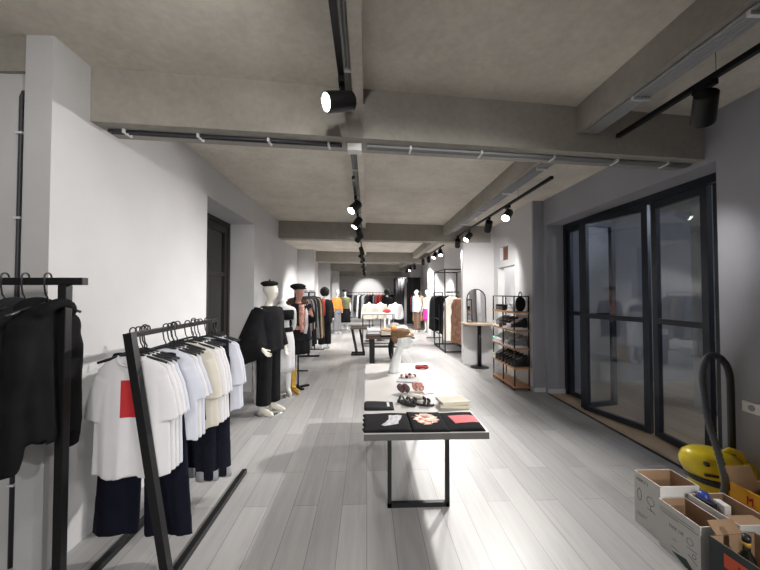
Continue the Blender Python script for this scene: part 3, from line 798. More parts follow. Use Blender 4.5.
# generic standing mannequin further off
def mannequin(loc, rz, label, parts, fig='mannequinwhite', hands=False):
    t = thing('mannequin', label, 'mannequin', loc, rz, 'dressed mannequins')
    V_, E_ = body_graph(REST_L, REST_R, hands=hands)
    mk('figure', skinned('figure', V_, E_, fig, 1), t)
    for p in parts:
        if p[0] == 'top': mk(p[3] if len(p) > 3 else 'top', top_mesh('top', p[1], (REST_L, REST_R), hip=p[2], vox=.018), t)
        if p[0] == 'tee': mk('t_shirt', top_mesh('t_shirt', p[1], (REST_L, REST_R), hip=p[2], sleeve_end=.3, vox=.018), t)
        if p[0] == 'pants': mk('trousers', pants_mesh('trousers', p[1], vox=.018), t)
        if p[0] == 'skirt': mk('skirt', skirt_mesh('skirt', p[1], 1.04, p[2], .16, p[3]), t)
        if p[0] == 'fur_hat':
            mb = MB(); mb.ell((0, 0, 1.69), (.145, .15, .15), 20, 12); o = mb.obj('fur_hat', 'furblack', t, True)
        if p[0] == 'cap': newsboy(t, p[1], 1.73)
        if p[0] == 'scarf':
            mb = MB(); mb.tube([(-.07, -.10, 1.48), (-.10, -.165, 1.36), (-.10, -.175, 1.1), (-.09, -.17, .98)], [(.05, .014), (.055, .014), (.06, .014), (.05, .012)], 10, flat=(0, 1, 0)); mb.obj('scarf', p[1], t, True, label=p[2])
    base_disc(t, 'chrome', .16)
    return t
mannequin((-1.27, 10.3, 0), .45, 'mannequin in black fur hat, black jacket and hanging dark red scarf', [('top', 'black', .74, 'jacket'), ('pants', 'black'), ('fur_hat',), ('scarf', 'redcloth', 'dark red scarf')])
mannequin((-1.22, 13.9, 0), .9, 'mannequin in bright orange top and grey trousers along the far aisle', [('top', 'orange', 1.0), ('pants', 'grey')])
mannequin((-.98, 15.2, 0), .01, 'mannequin in olive top and black skirt beyond the orange one', [('tee', 'olive', .95), ('skirt', 'black', .35, .25), ('cap', 'black')])
mannequin((2.12, 14.4, 0), -1.25, 'mannequin in pale blue shirt and brown trousers near the dark curtain', [('top', 'bluecloth', .85), ('pants', 'brown')])
mannequin((2.55, 14.3, 0), -.9, 'mannequin in cream top and fuchsia skirt among the coats', [('tee', 'cream', .98), ('skirt', 'pink', .5, .2)])
mannequin((.92, 15.6, 0), 0, 'mannequin in black fur hat and long black coat beyond the white-topped table', [('top', 'black', .62, 'coat'), ('fur_hat',)])

# gold boots on the floor
for i, (x, y, rz, lab) in enumerate(((-1.21, 5.72, radians(40), 'gold leather boot standing nearer the aisle under the half mannequin'), (-1.30, 5.80, radians(20), 'gold leather boot nearer the wall beside its twin'))):
    mb = MB()
    mb.tube([(0, .03, .40), (0, .03, .30), (0, .035, .18), (0, .03, .10), (0, .0, .065), (0, -.08, .045), (0, -.15, .03), (0, -.185, .02)],
            [(.058, .062), (.056, .06), (.046, .05), (.044, .048), (.044, .045), (.042, .036), (.030, .024), (.01, .012)], 16)
    mb.box((-.025, .03, 0), (.025, .08, .08))
    me = remeshed(mb.mesh('boot', 'gold'), .009, 2)
    o = mk('boot', me, None, (x, y, 0), (0, 0, rz)); tag(o, lab, 'boot', 'pair of gold boots')
# white plinth behind the coat mannequin
pl = thing('plinth', 'slim white display plinth with a black handle slot behind the coat mannequin', 'plinth', (-1.60, 5.30, 0))
mb = MB(); mb.box((-.09, -.12, 0), (.09, .12, .72), .006); mb.obj('body', 'whiteplastic', pl)
MB().box((.0, -.126, .45), (.025, -.118, .64)).obj('handle_slot', 'blackmetal', pl)
MB().box((-.11, -.14, .72), (.11, .14, .74), .004).obj('cover', 'whiteplastic', pl)

# ---------------------------------------------------------------- distant clothes rails
def simple_rail(loc, L, label, z=1.68, feet=.28, rz=0):
    t = thing('clothes_rail', label, 'clothes rail', loc, rz)
    MB().box((-.014, 0, z-.028), (.014, L, z), .002).obj('rail_bar', 'blackmetal', t)
    for y in (.015, L-.015):
        MB().box((-.015, y-.015, .025), (.015, y+.015, z-.028), .002).obj('post', 'blackmetal', t)
        MB().box((-feet, y-.015, 0), (feet, y+.015, .025), .002).obj('foot_bar', 'blackmetal', t)
    return t
def fill(x, y0, dy, items, z, rzs, group, where, axis='y'):
    for i, (k, m) in enumerate(items):
        p = (x, y0+dy*i, z) if axis == 'y' else (x+dy*i, y0, z)
        nm = {'black': 'black', 'charcoal': 'charcoal', 'navy': 'navy', 'grey': 'grey', 'lightgrey': 'light grey', 'brown': 'brown', 'tan': 'camel', 'olive': 'olive', 'cream': 'cream', 'white': 'white', 'denimblue': 'blue denim', 'redcloth': 'red', 'furbrown': 'brown fur', 'furwhite': 'white fur', 'bluecloth': 'pale blue', 'pink': 'fuchsia', 'orange': 'orange'}[m]
        kind = CAT[k][0].replace('_', ' ')
        hang(k, m, p[0], p[1], p[2], rzs+random.uniform(-.06, .06), '%s %s, %s in the row on %s' % (nm, kind, ORD[i], where), group, 'black hanger of the %s %s %s on %s' % (nm, kind, ORD[i], where))
simple_rail((-1.52, 7.25, 0), 1.65, 'black clothes rail of brown and grey coats behind the half mannequin')
fill(-1.52, 7.42, .125, [('coat', 'brown'), ('jacket', 'charcoal'), ('coat', 'grey'), ('dress', 'cream'), ('jacket', 'brown'), ('coat', 'black'), ('dress', 'olive'), ('jacket', 'grey'), ('coat', 'charcoal'), ('dress', 'brown'), ('jacket', 'black')], 1.697, 0, 'clothes on the rail behind the half mannequin', 'the brown coat rail')
simple_rail((-1.52, 9.0, 0), 1.0, 'black clothes rail of dark dresses up to the fur-hat mannequin')
fill(-1.52, 9.1, .11, [('dress', 'grey'), ('coat', 'charcoal'), ('jacket', 'brown'), ('dress', 'black'), ('coat', 'tan'), ('jacket', 'black'), ('dress', 'grey'), ('coat', 'brown')], 1.697, 0, 'clothes on the rail before the fur-hat mannequin', 'the dark dress rail')
simple_rail((-1.0, 16.9, 0), 1.3, 'black clothes rail of black and grey garments far down the aisle', rz=-pi/2)
fill(-.9, 16.9, .13, [('coat', 'black'), ('jacket', 'black'), ('dress', 'grey'), ('jacket', 'charcoal'), ('dress', 'lightgrey'), ('coat', 'black'), ('jacket', 'grey'), ('coat', 'charcoal'), ('jacket', 'black')], 1.697, radians(60), 'black and grey clothes far down the aisle', 'the far black and grey rail', axis='x')
simple_rail((-.55, 22.0, 0), 2.4, 'black clothes rail before the lit end wall', rz=-pi/2)
fill(-.4, 22.0, .2, [('jacket', 'redcloth'), ('jacket', 'black'), ('coat', 'grey'), ('jacket', 'redcloth'), ('coat', 'black'), ('jacket', 'grey'), ('jacket', 'redcloth'), ('coat', 'redcloth'), ('jacket', 'black'), ('coat', 'black'), ('jacket', 'black')], 1.697, radians(30), 'red and black clothes before the end wall', 'the end wall rail', axis='x')
simple_rail((2.45, 10.95, 0), 1.5, 'black clothes rail of black jackets beyond the cage rack')
fill(2.45, 11.1, .14, [('jacket', 'black'), ('coat', 'black'), ('jacket', 'charcoal'), ('coat', 'navy'), ('jacket', 'black'), ('coat', 'black'), ('jacket', 'grey'), ('coat', 'cream'), ('jacket', 'tan')], 1.697, 0, 'black jackets beyond the cage rack', 'the black jacket rail')
simple_rail((2.35, 15.1, 0), 2.2, 'black clothes rail beside the dark curtain with blue and camel garments')
fill(2.35, 15.3, .26, [('coat', 'tan'), ('jacket', 'bluecloth'), ('jacket', 'denimblue'), ('coat', 'black'), ('jacket', 'redcloth'), ('coat', 'black'), ('jacket', 'black'), ('coat', 'charcoal')], 1.697, 0, 'clothes beside the dark curtain', 'the curtain-side rail')

# cage rack with furs
cg = thing('cage_rack', 'tall open black box-frame clothes rack with fur coats and shelves', 'clothes rack', (2.15, 9.32, 0))
Lc, Wc, Hc = 1.45, .72, 2.32
for x in (0, Wc):
    for y in (0, Lc): MB().box((x-.015, y-.015, 0), (x+.015, y+.015, Hc)).obj('post', 'blackmetal', cg)
mb = MB()
for z in (.03, Hc-.015):
    for x in (0, Wc): mb.box((x-.015, 0, z-.015), (x+.015, Lc, z+.015))
    for y in (0, Lc): mb.box((0, y-.015, z-.015), (Wc, y+.015, z+.015))
mb.obj('outer_frame', 'blackmetal', cg)
MB().box((.36, 0, 1.66), (.39, Lc, 1.69)).obj('rail_bar', 'blackmetal', cg)
mb = MB(); mb.box((.0, Lc*.55-.012, 0), (.024, Lc*.55+.012, 1.3)); mb.box((0, Lc*.55, .42), (.02, Lc, .445)); mb.box((0, Lc*.55, .85), (.02, Lc, .875)); mb.obj('side_ladder', 'blackmetal', cg)
fill(2.525, 9.55, .13, [('jacket', 'black'), ('coat', 'black'), ('jacket', 'charcoal'), ('coat', 'olive'), ('jacket', 'black'), ('coat', 'charcoal'), ('jacket', 'navy'), ('coat', 'black'), ('jacket', 'black')], 1.70, 0, 'dark clothes inside the cage rack', 'the cage rack')
G['fur'] = garment('fur_coat', sw=.22, L=1.22, chest=.25, hem=.30, t=.10, sleeve=(.6, .095, .08, 7), fold=.02, kk=6, seed=41, vox=.02, m='furbrown')
CAT['fur'] = ('fur_coat', 'coat')
hang('fur', 'furwhite', 2.36, 9.36, 1.70, radians(-50), 'white fur coat hung at the front of the cage rack', 'fur coats on the cage rack')
hang('fur', 'furbrown', 2.50, 9.14, 1.66, radians(-55), 'brown fur coat hung outermost on the cage rack', 'fur coats on the cage rack')

# dark curtain cabin
ct = thing('fitting_cabin', 'fitting cabin hung with charcoal curtains near the end wall', 'fitting room', (1.55, 17.9, 0))
mb = MB(); mb.box((0, -.02, 2.42), (1.3, .02, 2.47)); mb.box((-.02, 0, 2.42), (.02, 1.4, 2.47)); mb.obj('curtain_rail', 'blackmetal', ct)
for a, b_ in (((.0, 0), (.42, 0)), ((.55, 0), (1.28, 0)), ((0, .05), (0, 1.35))):
    mb = MB(); V0 = []; L = (Vector(b_)-Vector(a)).length; nn = int(L*60)
    a2, b2 = Vector(a), Vector(b_); d = (b2-a2).normalized(); pn = Vector((-d.y, d.x))
    lo = []; 
    for k in range(nn+1):
        p = a2+d*L*k/nn+pn*(.03*sin(k*.75)+.01*sin(k*1.9))
        lo.append((mb.v((p.x, p.y, .03)), mb.v((p.x, p.y, 2.43))))
    for q, r_ in zip(lo, lo[1:]): mb.f([q[0], r_[0], r_[1], q[1]])
    o = mb.obj('curtain', 'curtain', ct, True); sd = o.modifiers.new('thick', 'SOLIDIFY'); sd.thickness = .006

# ---------------------------------------------------------------- tables
t1 = thing('display_table', 'long pale display table on black loop legs, folded black shirts at its end', 'table', (.4, 3.36, 0))
TZ = .72
MB().box((-.42, -1.088, TZ-.005), (.42, 1.14, TZ), .001).obj('tabletop', 'tabletop', t1)
MB().box((-.42, -1.09, TZ-.048), (.42, 1.14, TZ-.005), .002).obj('top_board', 'shadededge', t1)
for y in (-.70, .80):
    mb = MB(); mb.bar((-.24, y, .0175), (.24, y, .0175), .035, .035); mb.bar((-.225, y, 0), (-.225, y, TZ-.048), .03, .035, (0, 1, 0)); mb.bar((.225, y, 0), (.225, y, TZ-.048), .03, .035, (0, 1, 0)); mb.bar((-.24, y, TZ-.058), (.24, y, TZ-.058), .03, .02)
    mb.obj('leg', 'blackmetal', t1)
MB().box((-.02, -.68, TZ-.085), (.02, .80, TZ-.048)).obj('under_rail', 'blackmetal', t1)

t2 = thing('display_table', 'low dark wooden display table on thick black legs behind the pale table', 'table', (.54, 8.35, 0))
MB().box((-.57, -.45, .58), (.57, .45, .62), .004).obj('tabletop', 'darkwood', t2)
for x in (-.42, .42 - .36):
    for y in (-.40, .40): MB().box((x-.06 if x < 0 else x-.02, y-.02, 0), (x+.06 if x < 0 else x+.02, y+.02, .58), .003).obj('leg', 'blackmetal', t2)
MB().box((-.42, .38, .25), (.42, .42, .28)).obj('cross_bar', 'blackmetal', t2)

t3 = thing('console_table', 'white-topped console table on thin black frame beyond the low dark table', 'table', (.35, 10.7, 0))
MB().box((-.5, -.3, 1.0), (.5, .3, 1.03), .003).obj('tabletop', 'whiteplastic', t3)
for y in (-.28, .28):
    mb = MB()
    for x in (-.48, .48): mb.box((x-.012, y-.012, 0), (x+.012, y+.012, 1.0))
    mb.box((-.48, y-.012, .98), (.48, y+.012, 1.0)); mb.box((-.48, y-.012, .02), (.48, y+.012, .045))
    mb.obj('leg_frame', 'blackmetal', t3)

tz = thing('side_table', 'dark side table on slanting black frame legs beside the low dark table', 'table', (-.22, 9.2, 0))
MB().box((-.22, -.3, .70), (.22, .3, .74), .003).obj('tabletop', 'darkwood', tz)
for y in (-.15, .15):
    mb = MB(); mb.bar((-.18, y, .70), (-.05, y, .03), .05, .05, (0, 1, 0)); mb.bar((.03, y, .70), (.14, y, .03), .05, .05, (0, 1, 0)); mb.bar((-.2, y, .025), (.17, y, .025), .05, .05); mb.obj('leg_frame', 'blackmetal', tz)

# folded black shirts across the table end
def folded(name, cx, cy, w, d, h, m, label, group, z=TZ, rz=0, cat='t-shirt', wav=.004, seed=0, ragged=0):
    t = thing(name, label, cat, (cx, cy, z), rz, group)
    rnd = random.Random(seed); mb = MB(); nx, ny = 18, 12
    def zt(x, y):
        ex = min(1, (w/2-abs(x))/.02); ey = min(1, (d/2-abs(y))/.02)
        return h*(.55+.45*max(0, min(ex, ey))**.5)+wav*sin(14*x+seed)+wav*.7*sin(17*y+seed*2)
    top = [[mb.v((-w/2+w*i/nx + (ragged*sin(j*2.1+seed) if i in (0,) else 0), -d/2+d*j/ny, max(.004, zt(-w/2+w*i/nx, -d/2+d*j/ny)))) for i in range(nx+1)] for j in range(ny+1)]
    for j in range(ny):
        for i in range(nx): mb.f([top[j][i], top[j][i+1], top[j+1][i+1], top[j+1][i]])
    rim = [top[0][i] for i in range(nx+1)]+[top[j][nx] for j in range(1, ny+1)]+[top[ny][i] for i in range(nx-1, -1, -1)]+[top[j][0] for j in range(ny-1, 0, -1)]
    T = mb.T
    bot = [mb.v((v.co.x, v.co.y, .001)) for v in rim]
    for i in range(len(rim)): mb.f([bot[i], bot[(i+1) % len(rim)], rim[(i+1) % len(rim)], rim[i]])
    mb.f(list(reversed(bot)))
    mb.obj('folded_cloth', m, t, True)
    return t, zt
def flat_print(t, zt, outline, m, name, off=.0025, label=None, cx=0, cy=0):
    """a print laid on the folded shirt: outline polygon in its XY"""
    bm = bmesh.new()
    f = bm.faces.new([bm.verts.new((x+cx, y+cy, 0)) for x, y in outline])
    bmesh.ops.triangulate(bm, faces=[f])
    bmesh.ops.subdivide_edges(bm, edges=bm.edges, cuts=3, use_grid_fill=True)
    for v in bm.verts: v.co.z = zt(v.co.x, v.co.y)+off
    me = bpy.data.meshes.new(name); bm.to_mesh(me); bm.free(); me.materials.append(M[m])
    return mk(name, me, t, label=label)
gs = 'folded black t-shirts at the table end'
fs1, z1 = folded('folded_t_shirt', .14, 2.455, .33, .35, .014, 'black', 'folded black t-shirt with a silvery boot print at the table corner', gs, seed=1, ragged=.008)
boot = [(-.085, -.075), (-.06, -.09), (0, -.08), (.05, -.065), (.055, -.03), (.075, 0), (.095, .065), (.062, .075), (.052, .02), (.032, .01), (.022, .065), (-.015, .07), (-.02, 0), (-.05, -.045)]
flat_print(fs1, z1, [(x*.9, y*1.3) for x, y in boot], 'printgrey', 'boot_print', label='silvery boot print', cx=.035, cy=.01)
fs2, z2 = folded('folded_t_shirt', .43, 2.46, .25, .37, .019, 'black', 'folded black t-shirt with a warm picture collage, middle of three', gs, seed=4)
star = []
for k in range(24):
    a = 2*pi*k/24; r_ = (.078, .105, .085, .1, .06, .11)[k % 6]
    star.append((r_*cos(a)*.95, r_*sin(a)*1.05))
flat_print(fs2, z2, star, 'collage', 'collage_print', cx=-.005, cy=.015)
fs3, z3 = folded('folded_t_shirt', .675, 2.455, .25, .35, .015, 'black', 'folded black t-shirt with a coral red rectangle print', gs, seed=7)
flat_print(fs3, z3, [(-.055, -.075), (.12, -.06), (.12, .075), (-.075, .075)], 'coral', 'rectangle_print', label='coral red rectangle')
fs4, z4 = folded('folded_t_shirt', .10, 2.80, .235, .18, .02, 'charcoal', 'small folded black t-shirt with tiny white lettering, alone on the table edge', gs, seed=9, ragged=.006)
def squiggle(t, zt, x, y0, y1, n=6):
    for k in range(n):
        y = y0+(y1-y0)*k/n
    pts = []
    out = [(x-.008, y0), (x+.008, y0)]
    N = 12
    for k in range(1, N): out.append((x+.008+(.004 if k % 2 else -.004), y0+(y1-y0)*k/N))
    out += [(x+.008, y1), (x-.008, y1)]
    for k in range(N-1, 0, -1): out.append((x-.008-(.005 if k % 3 else -.003), y0+(y1-y0)*k/N))
    flat_print(t, zt, out, 'white', 'white_lettering')
squiggle(fs4, z4, .075, -.045, .05)

# cream boxes
for i, (x, y, z, rz) in enumerate(((.72, 2.82, TZ, -.12), (.71, 2.82, TZ+.026, .16))):
    b = thing('gift_box', ['cream shallow box at the bottom of the pile on the pale table', 'cream shallow box turned askew on top of its twin'][i], 'box', (x, y, z), rz, 'pair of cream shallow boxes')
    MB().box((-.115, -.085, 0), (.115, .085, .018), .002).obj('box_base', 'page', b)
    MB().box((-.12, -.09, .012), (.12, .09, .026), .003).obj('lid', 'cream', b)
# sandals
def sandal(loc, rz, label):
    t = thing('sandal', label, 'sandal', loc, rz, 'pair of black strappy sandals')
    out = [(.038*sin(a)*(1+.25*cos(a)), -.10*cos(a)) for a in [2*pi*k/20 for k in range(20)]]
    MB().prism(out, 0, .018).obj('sole', 'black_shiny', t)
    for y, h in ((-.055, .05), (-.02, .06), (.06, .05)):
        MB().tube([(.04*cos(a), y+.012*sin(a*2), .008+h*sin(a)) for a in [pi*k/8 for k in range(9)]], [(.011, .004)]*9, 8).obj('strap', 'black_shiny', t, True)
sandal((.33, 2.86, TZ), .7, 'black strappy sandal nearer the small folded t-shirt'); sandal((.46, 2.84, TZ), 1.2, 'black strappy sandal nearer the cream boxes')
# knotted headbands
def headband(loc, m, label, rz):
    t = thing('headband', label, 'headband', loc, rz, 'knotted cloth headbands')
    mb = MB(); mb.tube([(.036*cos(a), .024*sin(a), .045+.03*sin(a)*.3+.008*sin(3*a)) for a in [2*pi*k/20 for k in range(20)]], [.024+.006*sin(5*k) for k in range(20)], 12, close=True); mb.obj('band', m, t, True)
    mb = MB(); mb.ell((0, -.03, .058), (.024, .022, .034), 14, 8); mb.obj('knot', m, t, True)
headband((.34, 3.18, TZ), 'floral', 'dark speckled knotted headband beside the pink one', .2)
headband((.485, 3.23, TZ), 'floral2', 'pink speckled knotted headband beside the dark one', -.3)
o = MB().box((-.05, -.025, 0), (.05, .025, .012), .004).obj('price_card', 'whiteplastic', None, loc=(.57, 3.16, TZ), rot=(0, 0, .2)); tag(o, 'small white card beside the pink headband', 'card')
mb = MB(); mb.tube([(-.06, 0, .018), (-.02, .01, .024), (.03, 0, .02), (.07, -.01, .014)], [(.022, .014), (.032, .02), (.03, .018), (.018, .01)], 12); o = mb.obj('knit_scrunchie', 'cream', None, True, (.425, 3.0, TZ)); tag(o, 'rolled cream cloth behind the black sandals', 'cloth')
# head with tweed cap at the far end
hb = thing('head_display', 'glossy white mannequin head on a long neck leaning under a brown tweed cap', 'mannequin head', (.40, 4.02, TZ), radians(75))
mb = MB(); n = 28
rows = []
for z, w_, t_, cy in ((0, .105, .075, .07), (.02, .105, .075, .07), (.08, .088, .066, .066), (.14, .062, .056, .058), (.19, .050, .05, .045), (.25, .046, .048, .02), (.33, .045, .048, -.01)):
    rows.append([(w_*cos(a), cy+t_*sin(a), z) for a in [2*pi*k/n for k in range(n)]])
mb.loft(rows); mb.ell((0, -.035, .385), (.074, .092, .112), 24, 14); mb.ell((0, -.075, .325), (.045, .05, .05), 16, 10); mb.ell((0, -.127, .37), (.012, .02, .026), 12, 8)
for sg in (-1, 1): mb.ell((sg*.074, -.02, .375), (.01, .018, .03), 10, 8)
mk('bust', remeshed(mb.mesh('bust', 'mannequinwhite'), .007, 3), hb)
mb = MB(); mb.ell((0, .0, .47), (.115, .14, .055), 24, 12); mb.ell((0, .075, .42), (.09, .065, .085), 20, 10); mb.lathe([(.085, .405), (.098, .43), (.08, .46)], 22, (0, -.03, 0))
mb.prism([(.095*cos(a), -.085-.10*sin(a)) for a in [pi*k/12 for k in range(13)]], .408, .42)
mk('cap', remeshed(mb.mesh('cap', 'cap'), .01, 2), hb, (0, -.055, .035), (radians(-8), 0, 0)).scale = (.88, .86, .92)
mb = MB(); mb.tube([(0, .10, .38), (0, .125, .30), (.01, .13, .2), (.01, .12, .14)], [(.028, .03), (.03, .028), (.018, .016), (.008, .008)], 12); mb.obj('black_tassel', 'black', hb, True)
tr = MB().box((-.12, -.16, 0), (.12, .16, .012), .003).obj('display_tray', 'lightgrey', None, loc=(.46, 3.68, TZ), rot=(0, 0, -.25)); tag(tr, 'flat grey tray before the white head on the pale table', 'tray')
def necklace(loc, m, label, rz=0, s=1):
    t = thing('necklace', label, 'necklace', loc, rz)
    for k in range(12):
        a = 2*pi*k/12
        MB().ell((.075*s*cos(a), .05*s*sin(a), .016*s), (.018*s, .018*s, .016*s), 10, 6).obj('bead', ('floral2', 'whiteplastic', m)[k % 3], t, True)
necklace((.45, 3.72, TZ+.012), 'floral', 'beaded speckled necklace lying on the grey tray', .3)
mb = MB(); mb.tube([(.07*cos(a), .05*sin(a), .018+.006*sin(3*a)) for a in [2*pi*k/18 for k in range(18)]], .017, 10, close=True); o = mb.obj('bracelet', 'redcloth', None, True, (.68, 4.2, TZ)); tag(o, 'red cloth bracelet near the far corner of the pale table', 'bracelet')

# goods on the low dark table
T2 = .62
def pile(x, y, z, mats, w, d, names, group, hh=.045):
    for i, m in enumerate(mats):
        folded('folded_garment', x, y, w, d, hh, m, names[i], group, z=z+i*hh*1.02, seed=i*3+int(x*10), cat='folded garment', wav=.002)
pile(.16, 8.15, T2, ('brown', 'white', 'white'), .32, .34, ('brown folded garment at the end of the low dark table', 'white folded garment directly on the brown one', 'white folded garment topping the brown and white pile'), 'folded goods on the low dark table', .06)
pile(.45, 8.1, T2, ('black', 'cream', 'cream', 'tan'), .24, .32, ('black folded garment under the cream ones, low table', 'lower cream folded garment of the middle pile, low table', 'upper cream folded garment of the middle pile, low table', 'camel folded garment topping the middle pile'), 'folded goods on the low dark table', .045)
pile(.67, 8.3, T2, ('tan', 'orange', 'orange'), .15, .3, ('camel folded garment under the orange pair', 'lower orange folded garment of the orange pair', 'upper orange folded garment of the orange pair'), 'folded goods on the low dark table', .07)
mb = MB(); mb.ell((0, 0, .10), (.17, .2, .13), 22, 12); mb.prism([(.15*cos(a), -.15-.15*sin(a)) for a in [pi*k/10 for k in range(11)]], .05, .07)
o = mk('sun_hat', remeshed(mb.mesh('sun_hat', 'white'), .014, 2), None, (.84, 8.2, T2+.02)); tag(o, 'white round hat on the low dark table', 'hat')
mb = MB(); mb.ell((0, 0, .05), (.13, .16, .06), 18, 8); o = mb.obj('straw_bag', 'tan', None, True, (1.0, 8.2, T2)); tag(o, 'small camel pouch at the end of the low dark table', 'pouch')
# dressed busts behind the console
def bust(loc, rz, m, label):
    t = thing('dress_form', label, 'dress form', loc, rz, 'pale dressed busts by the console table')
    t.scale = (.92, .92, .87)
    mk('garment', top_mesh('garment', m, (REST_L, REST_R), hip=.86, vox=.018, puff=1.15), t)
    MB().lathe([(.05, 1.44), (.045, 1.5), (.03, 1.53), (.001, 1.535)], 16).obj('neck_cap', 'mannequin', t, True)
    MB().tube([(0, 0, .02), (0, 0, .9)], .015, 8).obj('post', 'blackmetal', t, True)
    MB().lathe([(.17, 0), (.17, .015), (.02, .03), (.001, .03)], 24).obj('base_plate', 'blackmetal', t, True)
bust((.08, 11.75, 0), 0, 'cream', 'cream cardigan on a dress form, beside the side of the console')
bust((.48, 11.95, 0), .2, 'cream', 'second cream cardigan on a dress form behind the console')
bust((.98, 11.7, 0), -.1, 'white', 'white sweater on a dress form at the console end')
mb = MB(); mb.ell((0, 0, .06), (.13, .12, .06), 18, 8); o = mb.obj('knit_hat', 'redcloth', None, True, (.62, 10.6, 1.03)); tag(o, 'dusty red knit hat on the white console top', 'hat')
bg = thing('handbag', 'pale round handbag standing at the rear of the low dark table', 'handbag', (.70, 8.66, .62))
mb = MB(); mb.ell((0, 0, .14), (.17, .06, .14), 20, 10); mb.obj('body', 'lightgrey', bg, True)
MB().tube([(.1*cos(a), 0, .2+.17*sin(a)) for a in [pi*k/10 for k in range(11)]], .008, 6).obj('handle', 'black', bg, True)

# ---------------------------------------------------------------- mirror on a pedestal
mtb = thing('pedestal_table', 'half-round pedestal table on black column and disc base by the white pillar', 'table', (2.50, 7.50, 0))
mb = MB(); mb.prism([(-.34, .31), (-.34, .05)]+[(-.34*cos(a), .05-.27*sin(a)) for a in [pi*k/16 for k in range(1, 16)]]+[(.34, .05), (.34, .31)], .945, .975); mb.obj('tabletop', 'tablelight', mtb)
MB().tube([(0, 0, .02), (0, 0, .945)], .045, 20).obj('column', 'blackmetal', mtb, True)
MB().lathe([(.20, 0), (.20, .012), (.17, .025), (.05, .035), (.001, .035)], 32).obj('base_plate', 'blackmetal', mtb, True)
mr = thing('arched_mirror', 'black-framed arched mirror standing on the pedestal table', 'mirror', (2.52, 7.745, .975))
def arch(w, h, n=16): return [(-w/2, 0), (w/2, 0)]+[(w/2*cos(a), h-w/2+w/2*sin(a)) for a in [pi*k/n for k in range(0, n+1)]]
mb = MB(); mb.T = Matrix.Rotation(pi/2, 4, 'X'); mb.prism(arch(.42, .75), -.0, .012); mb.obj('glass', 'mirror', mr)
pts = [Vector((x, -.012, z)) for x, z in arch(.43, .76)]
mb = MB(); mb.tube(pts, .012, 6, close=True); mb.obj('frame', 'blackmetal', mr)
mr.rotation_euler = (radians(-3), 0, 0)
# tall leaning mirror frame seen through the side opening
sm = thing('wall_mirror', 'tall black-framed mirror on the side room wall behind the shoe rack', 'mirror', (4.44, 7.3, .05))
mb = MB(); leaf_frame(mb, -.02, .02, -.75, .75, 0, 2.0, .05); mb.obj('frame', 'blackmetal', sm)
MB().box((-.005, -.7, .05), (.01, .7, 1.95)).obj('glass', 'mirror', sm)

# ---------------------------------------------------------------- shoe rack
sr = thing('shoe_rack', 'black steel rack with five oak shelves of shoes against the grey pillar', 'shoe rack', (2.50, 5.70, 0))
W_, D_, HS = .95, .25, 1.60     # along y, along x
for x in (0, D_):
    for y in (0, W_*.5, W_) if x == 0 else (0, W_): MB().box((x-.009, y-.009, 0), (x+.009, y+.009, HS)).obj('post', 'blackmetal', sr)
mb = MB()
for x in (0, D_): mb.box((x-.008, 0, HS-.016), (x+.008, W_, HS))
for y in (0, W_): mb.box((0, y-.008, HS-.016), (D_, y+.008, HS))
mb.obj('top_frame', 'blackmetal', sr)
SH = (.07, .39, .71, 1.02, 1.33)
for z in SH: MB().box((-.02, -.02, z-.028), (D_+.02, W_+.02, z), .003).obj('shelf', 'oak', sr)
def shoe_meshes():
    s = MB()
    out = [(.042*sin(a)*(1+.18*cos(a+.2)), -.14*cos(a)) for a in [2*pi*k/24 for k in range(24)]]
    s.prism(out, 0, .028); sole = s.mesh('sole', 'whiteplastic')
    u = MB()
    rows = []
    for i in range(11):
        q = i/10; y = -.135+.26*q
        h = .045+.05*min(1, max(0, (q-.2)/.4)) + (.02 if q > .75 else 0)
        w_ = .038*(1-(2*q-1)**4*.55)
        rows.append([(w_*cos(a)*(1-.35*max(0, sin(a))), y, .025+h*max(0, sin(a))*(1) if sin(a) > 0 else .02) for a in [2*pi*k/14 for k in range(14)]])
    u.loft(rows); upper = u.mesh('upper', 'black_shiny', True)
    l = MB()
    for k in range(4):
        y = -.05+.022*k
        l.bar((-.022, y, .088+.006*k), (.022, y+.006, .088+.006*k), .006, .006)
    lace = l.mesh('laces', 'white')
    return sole, upper, lace
SOLE, UPPER, LACE = shoe_meshes()
def shoe(x, y, z, rz, um, sm_, label, group, laces=True):
    t = thing('shoe', label, 'shoe', (x, y, z), rz, group)
    t.scale = (1.15, 1.08, 1.45)
    mk('sole', SOLE, t, m=sm_); mk('upper', UPPER, t, m=um)
    if laces: mk('laces', LACE, t)
sx = 2.50+D_/2
def row(z, specs, where):
    for i, (um, smm, lab) in enumerate(specs):
        y = 5.78+.84*i/(len(specs)-1)
        shoe(sx+.0, y, z, radians(-90+random.uniform(-8, 8)), um, smm, '%s, %s from the pillar side on the %s' % (lab, ORD[i], where), 'shoes on the ' + where)
row(SH[1], [('black_shiny', 'blackplastic', 'black leather shoe')]*5+[('black_shiny', 'blackplastic', 'black boot-like shoe'), ('offwhiteleather', 'whiteplastic', 'off-white shoe')], 'second shelf up')
row(SH[2], [('grey', 'whiteplastic', 'grey sneaker')]*2+[('lightgrey', 'whiteplastic', 'pale grey sneaker')]*2+[('white', 'whiteplastic', 'white sneaker'), ('white', 'whiteplastic', 'white trainer'), ('mint', 'whiteplastic', 'mint green shoe')], 'third shelf up')
row(SH[3], [('black_shiny', 'whiteplastic', 'black sneaker with white sole'), ('white', 'whiteplastic', 'white-streaked sneaker'), ('black_shiny', 'whiteplastic', 'black runner'), ('floral', 'blackplastic', 'dark red patterned shoe'), ('grey', 'whiteplastic', 'grey runner'), ('lightgrey', 'whiteplastic', 'pale runner')], 'fourth shelf up')
hbx = thing('handbag', 'flat black handbag lying at the far end of the rack top', 'handbag', (sx, 6.4, SH[4]))
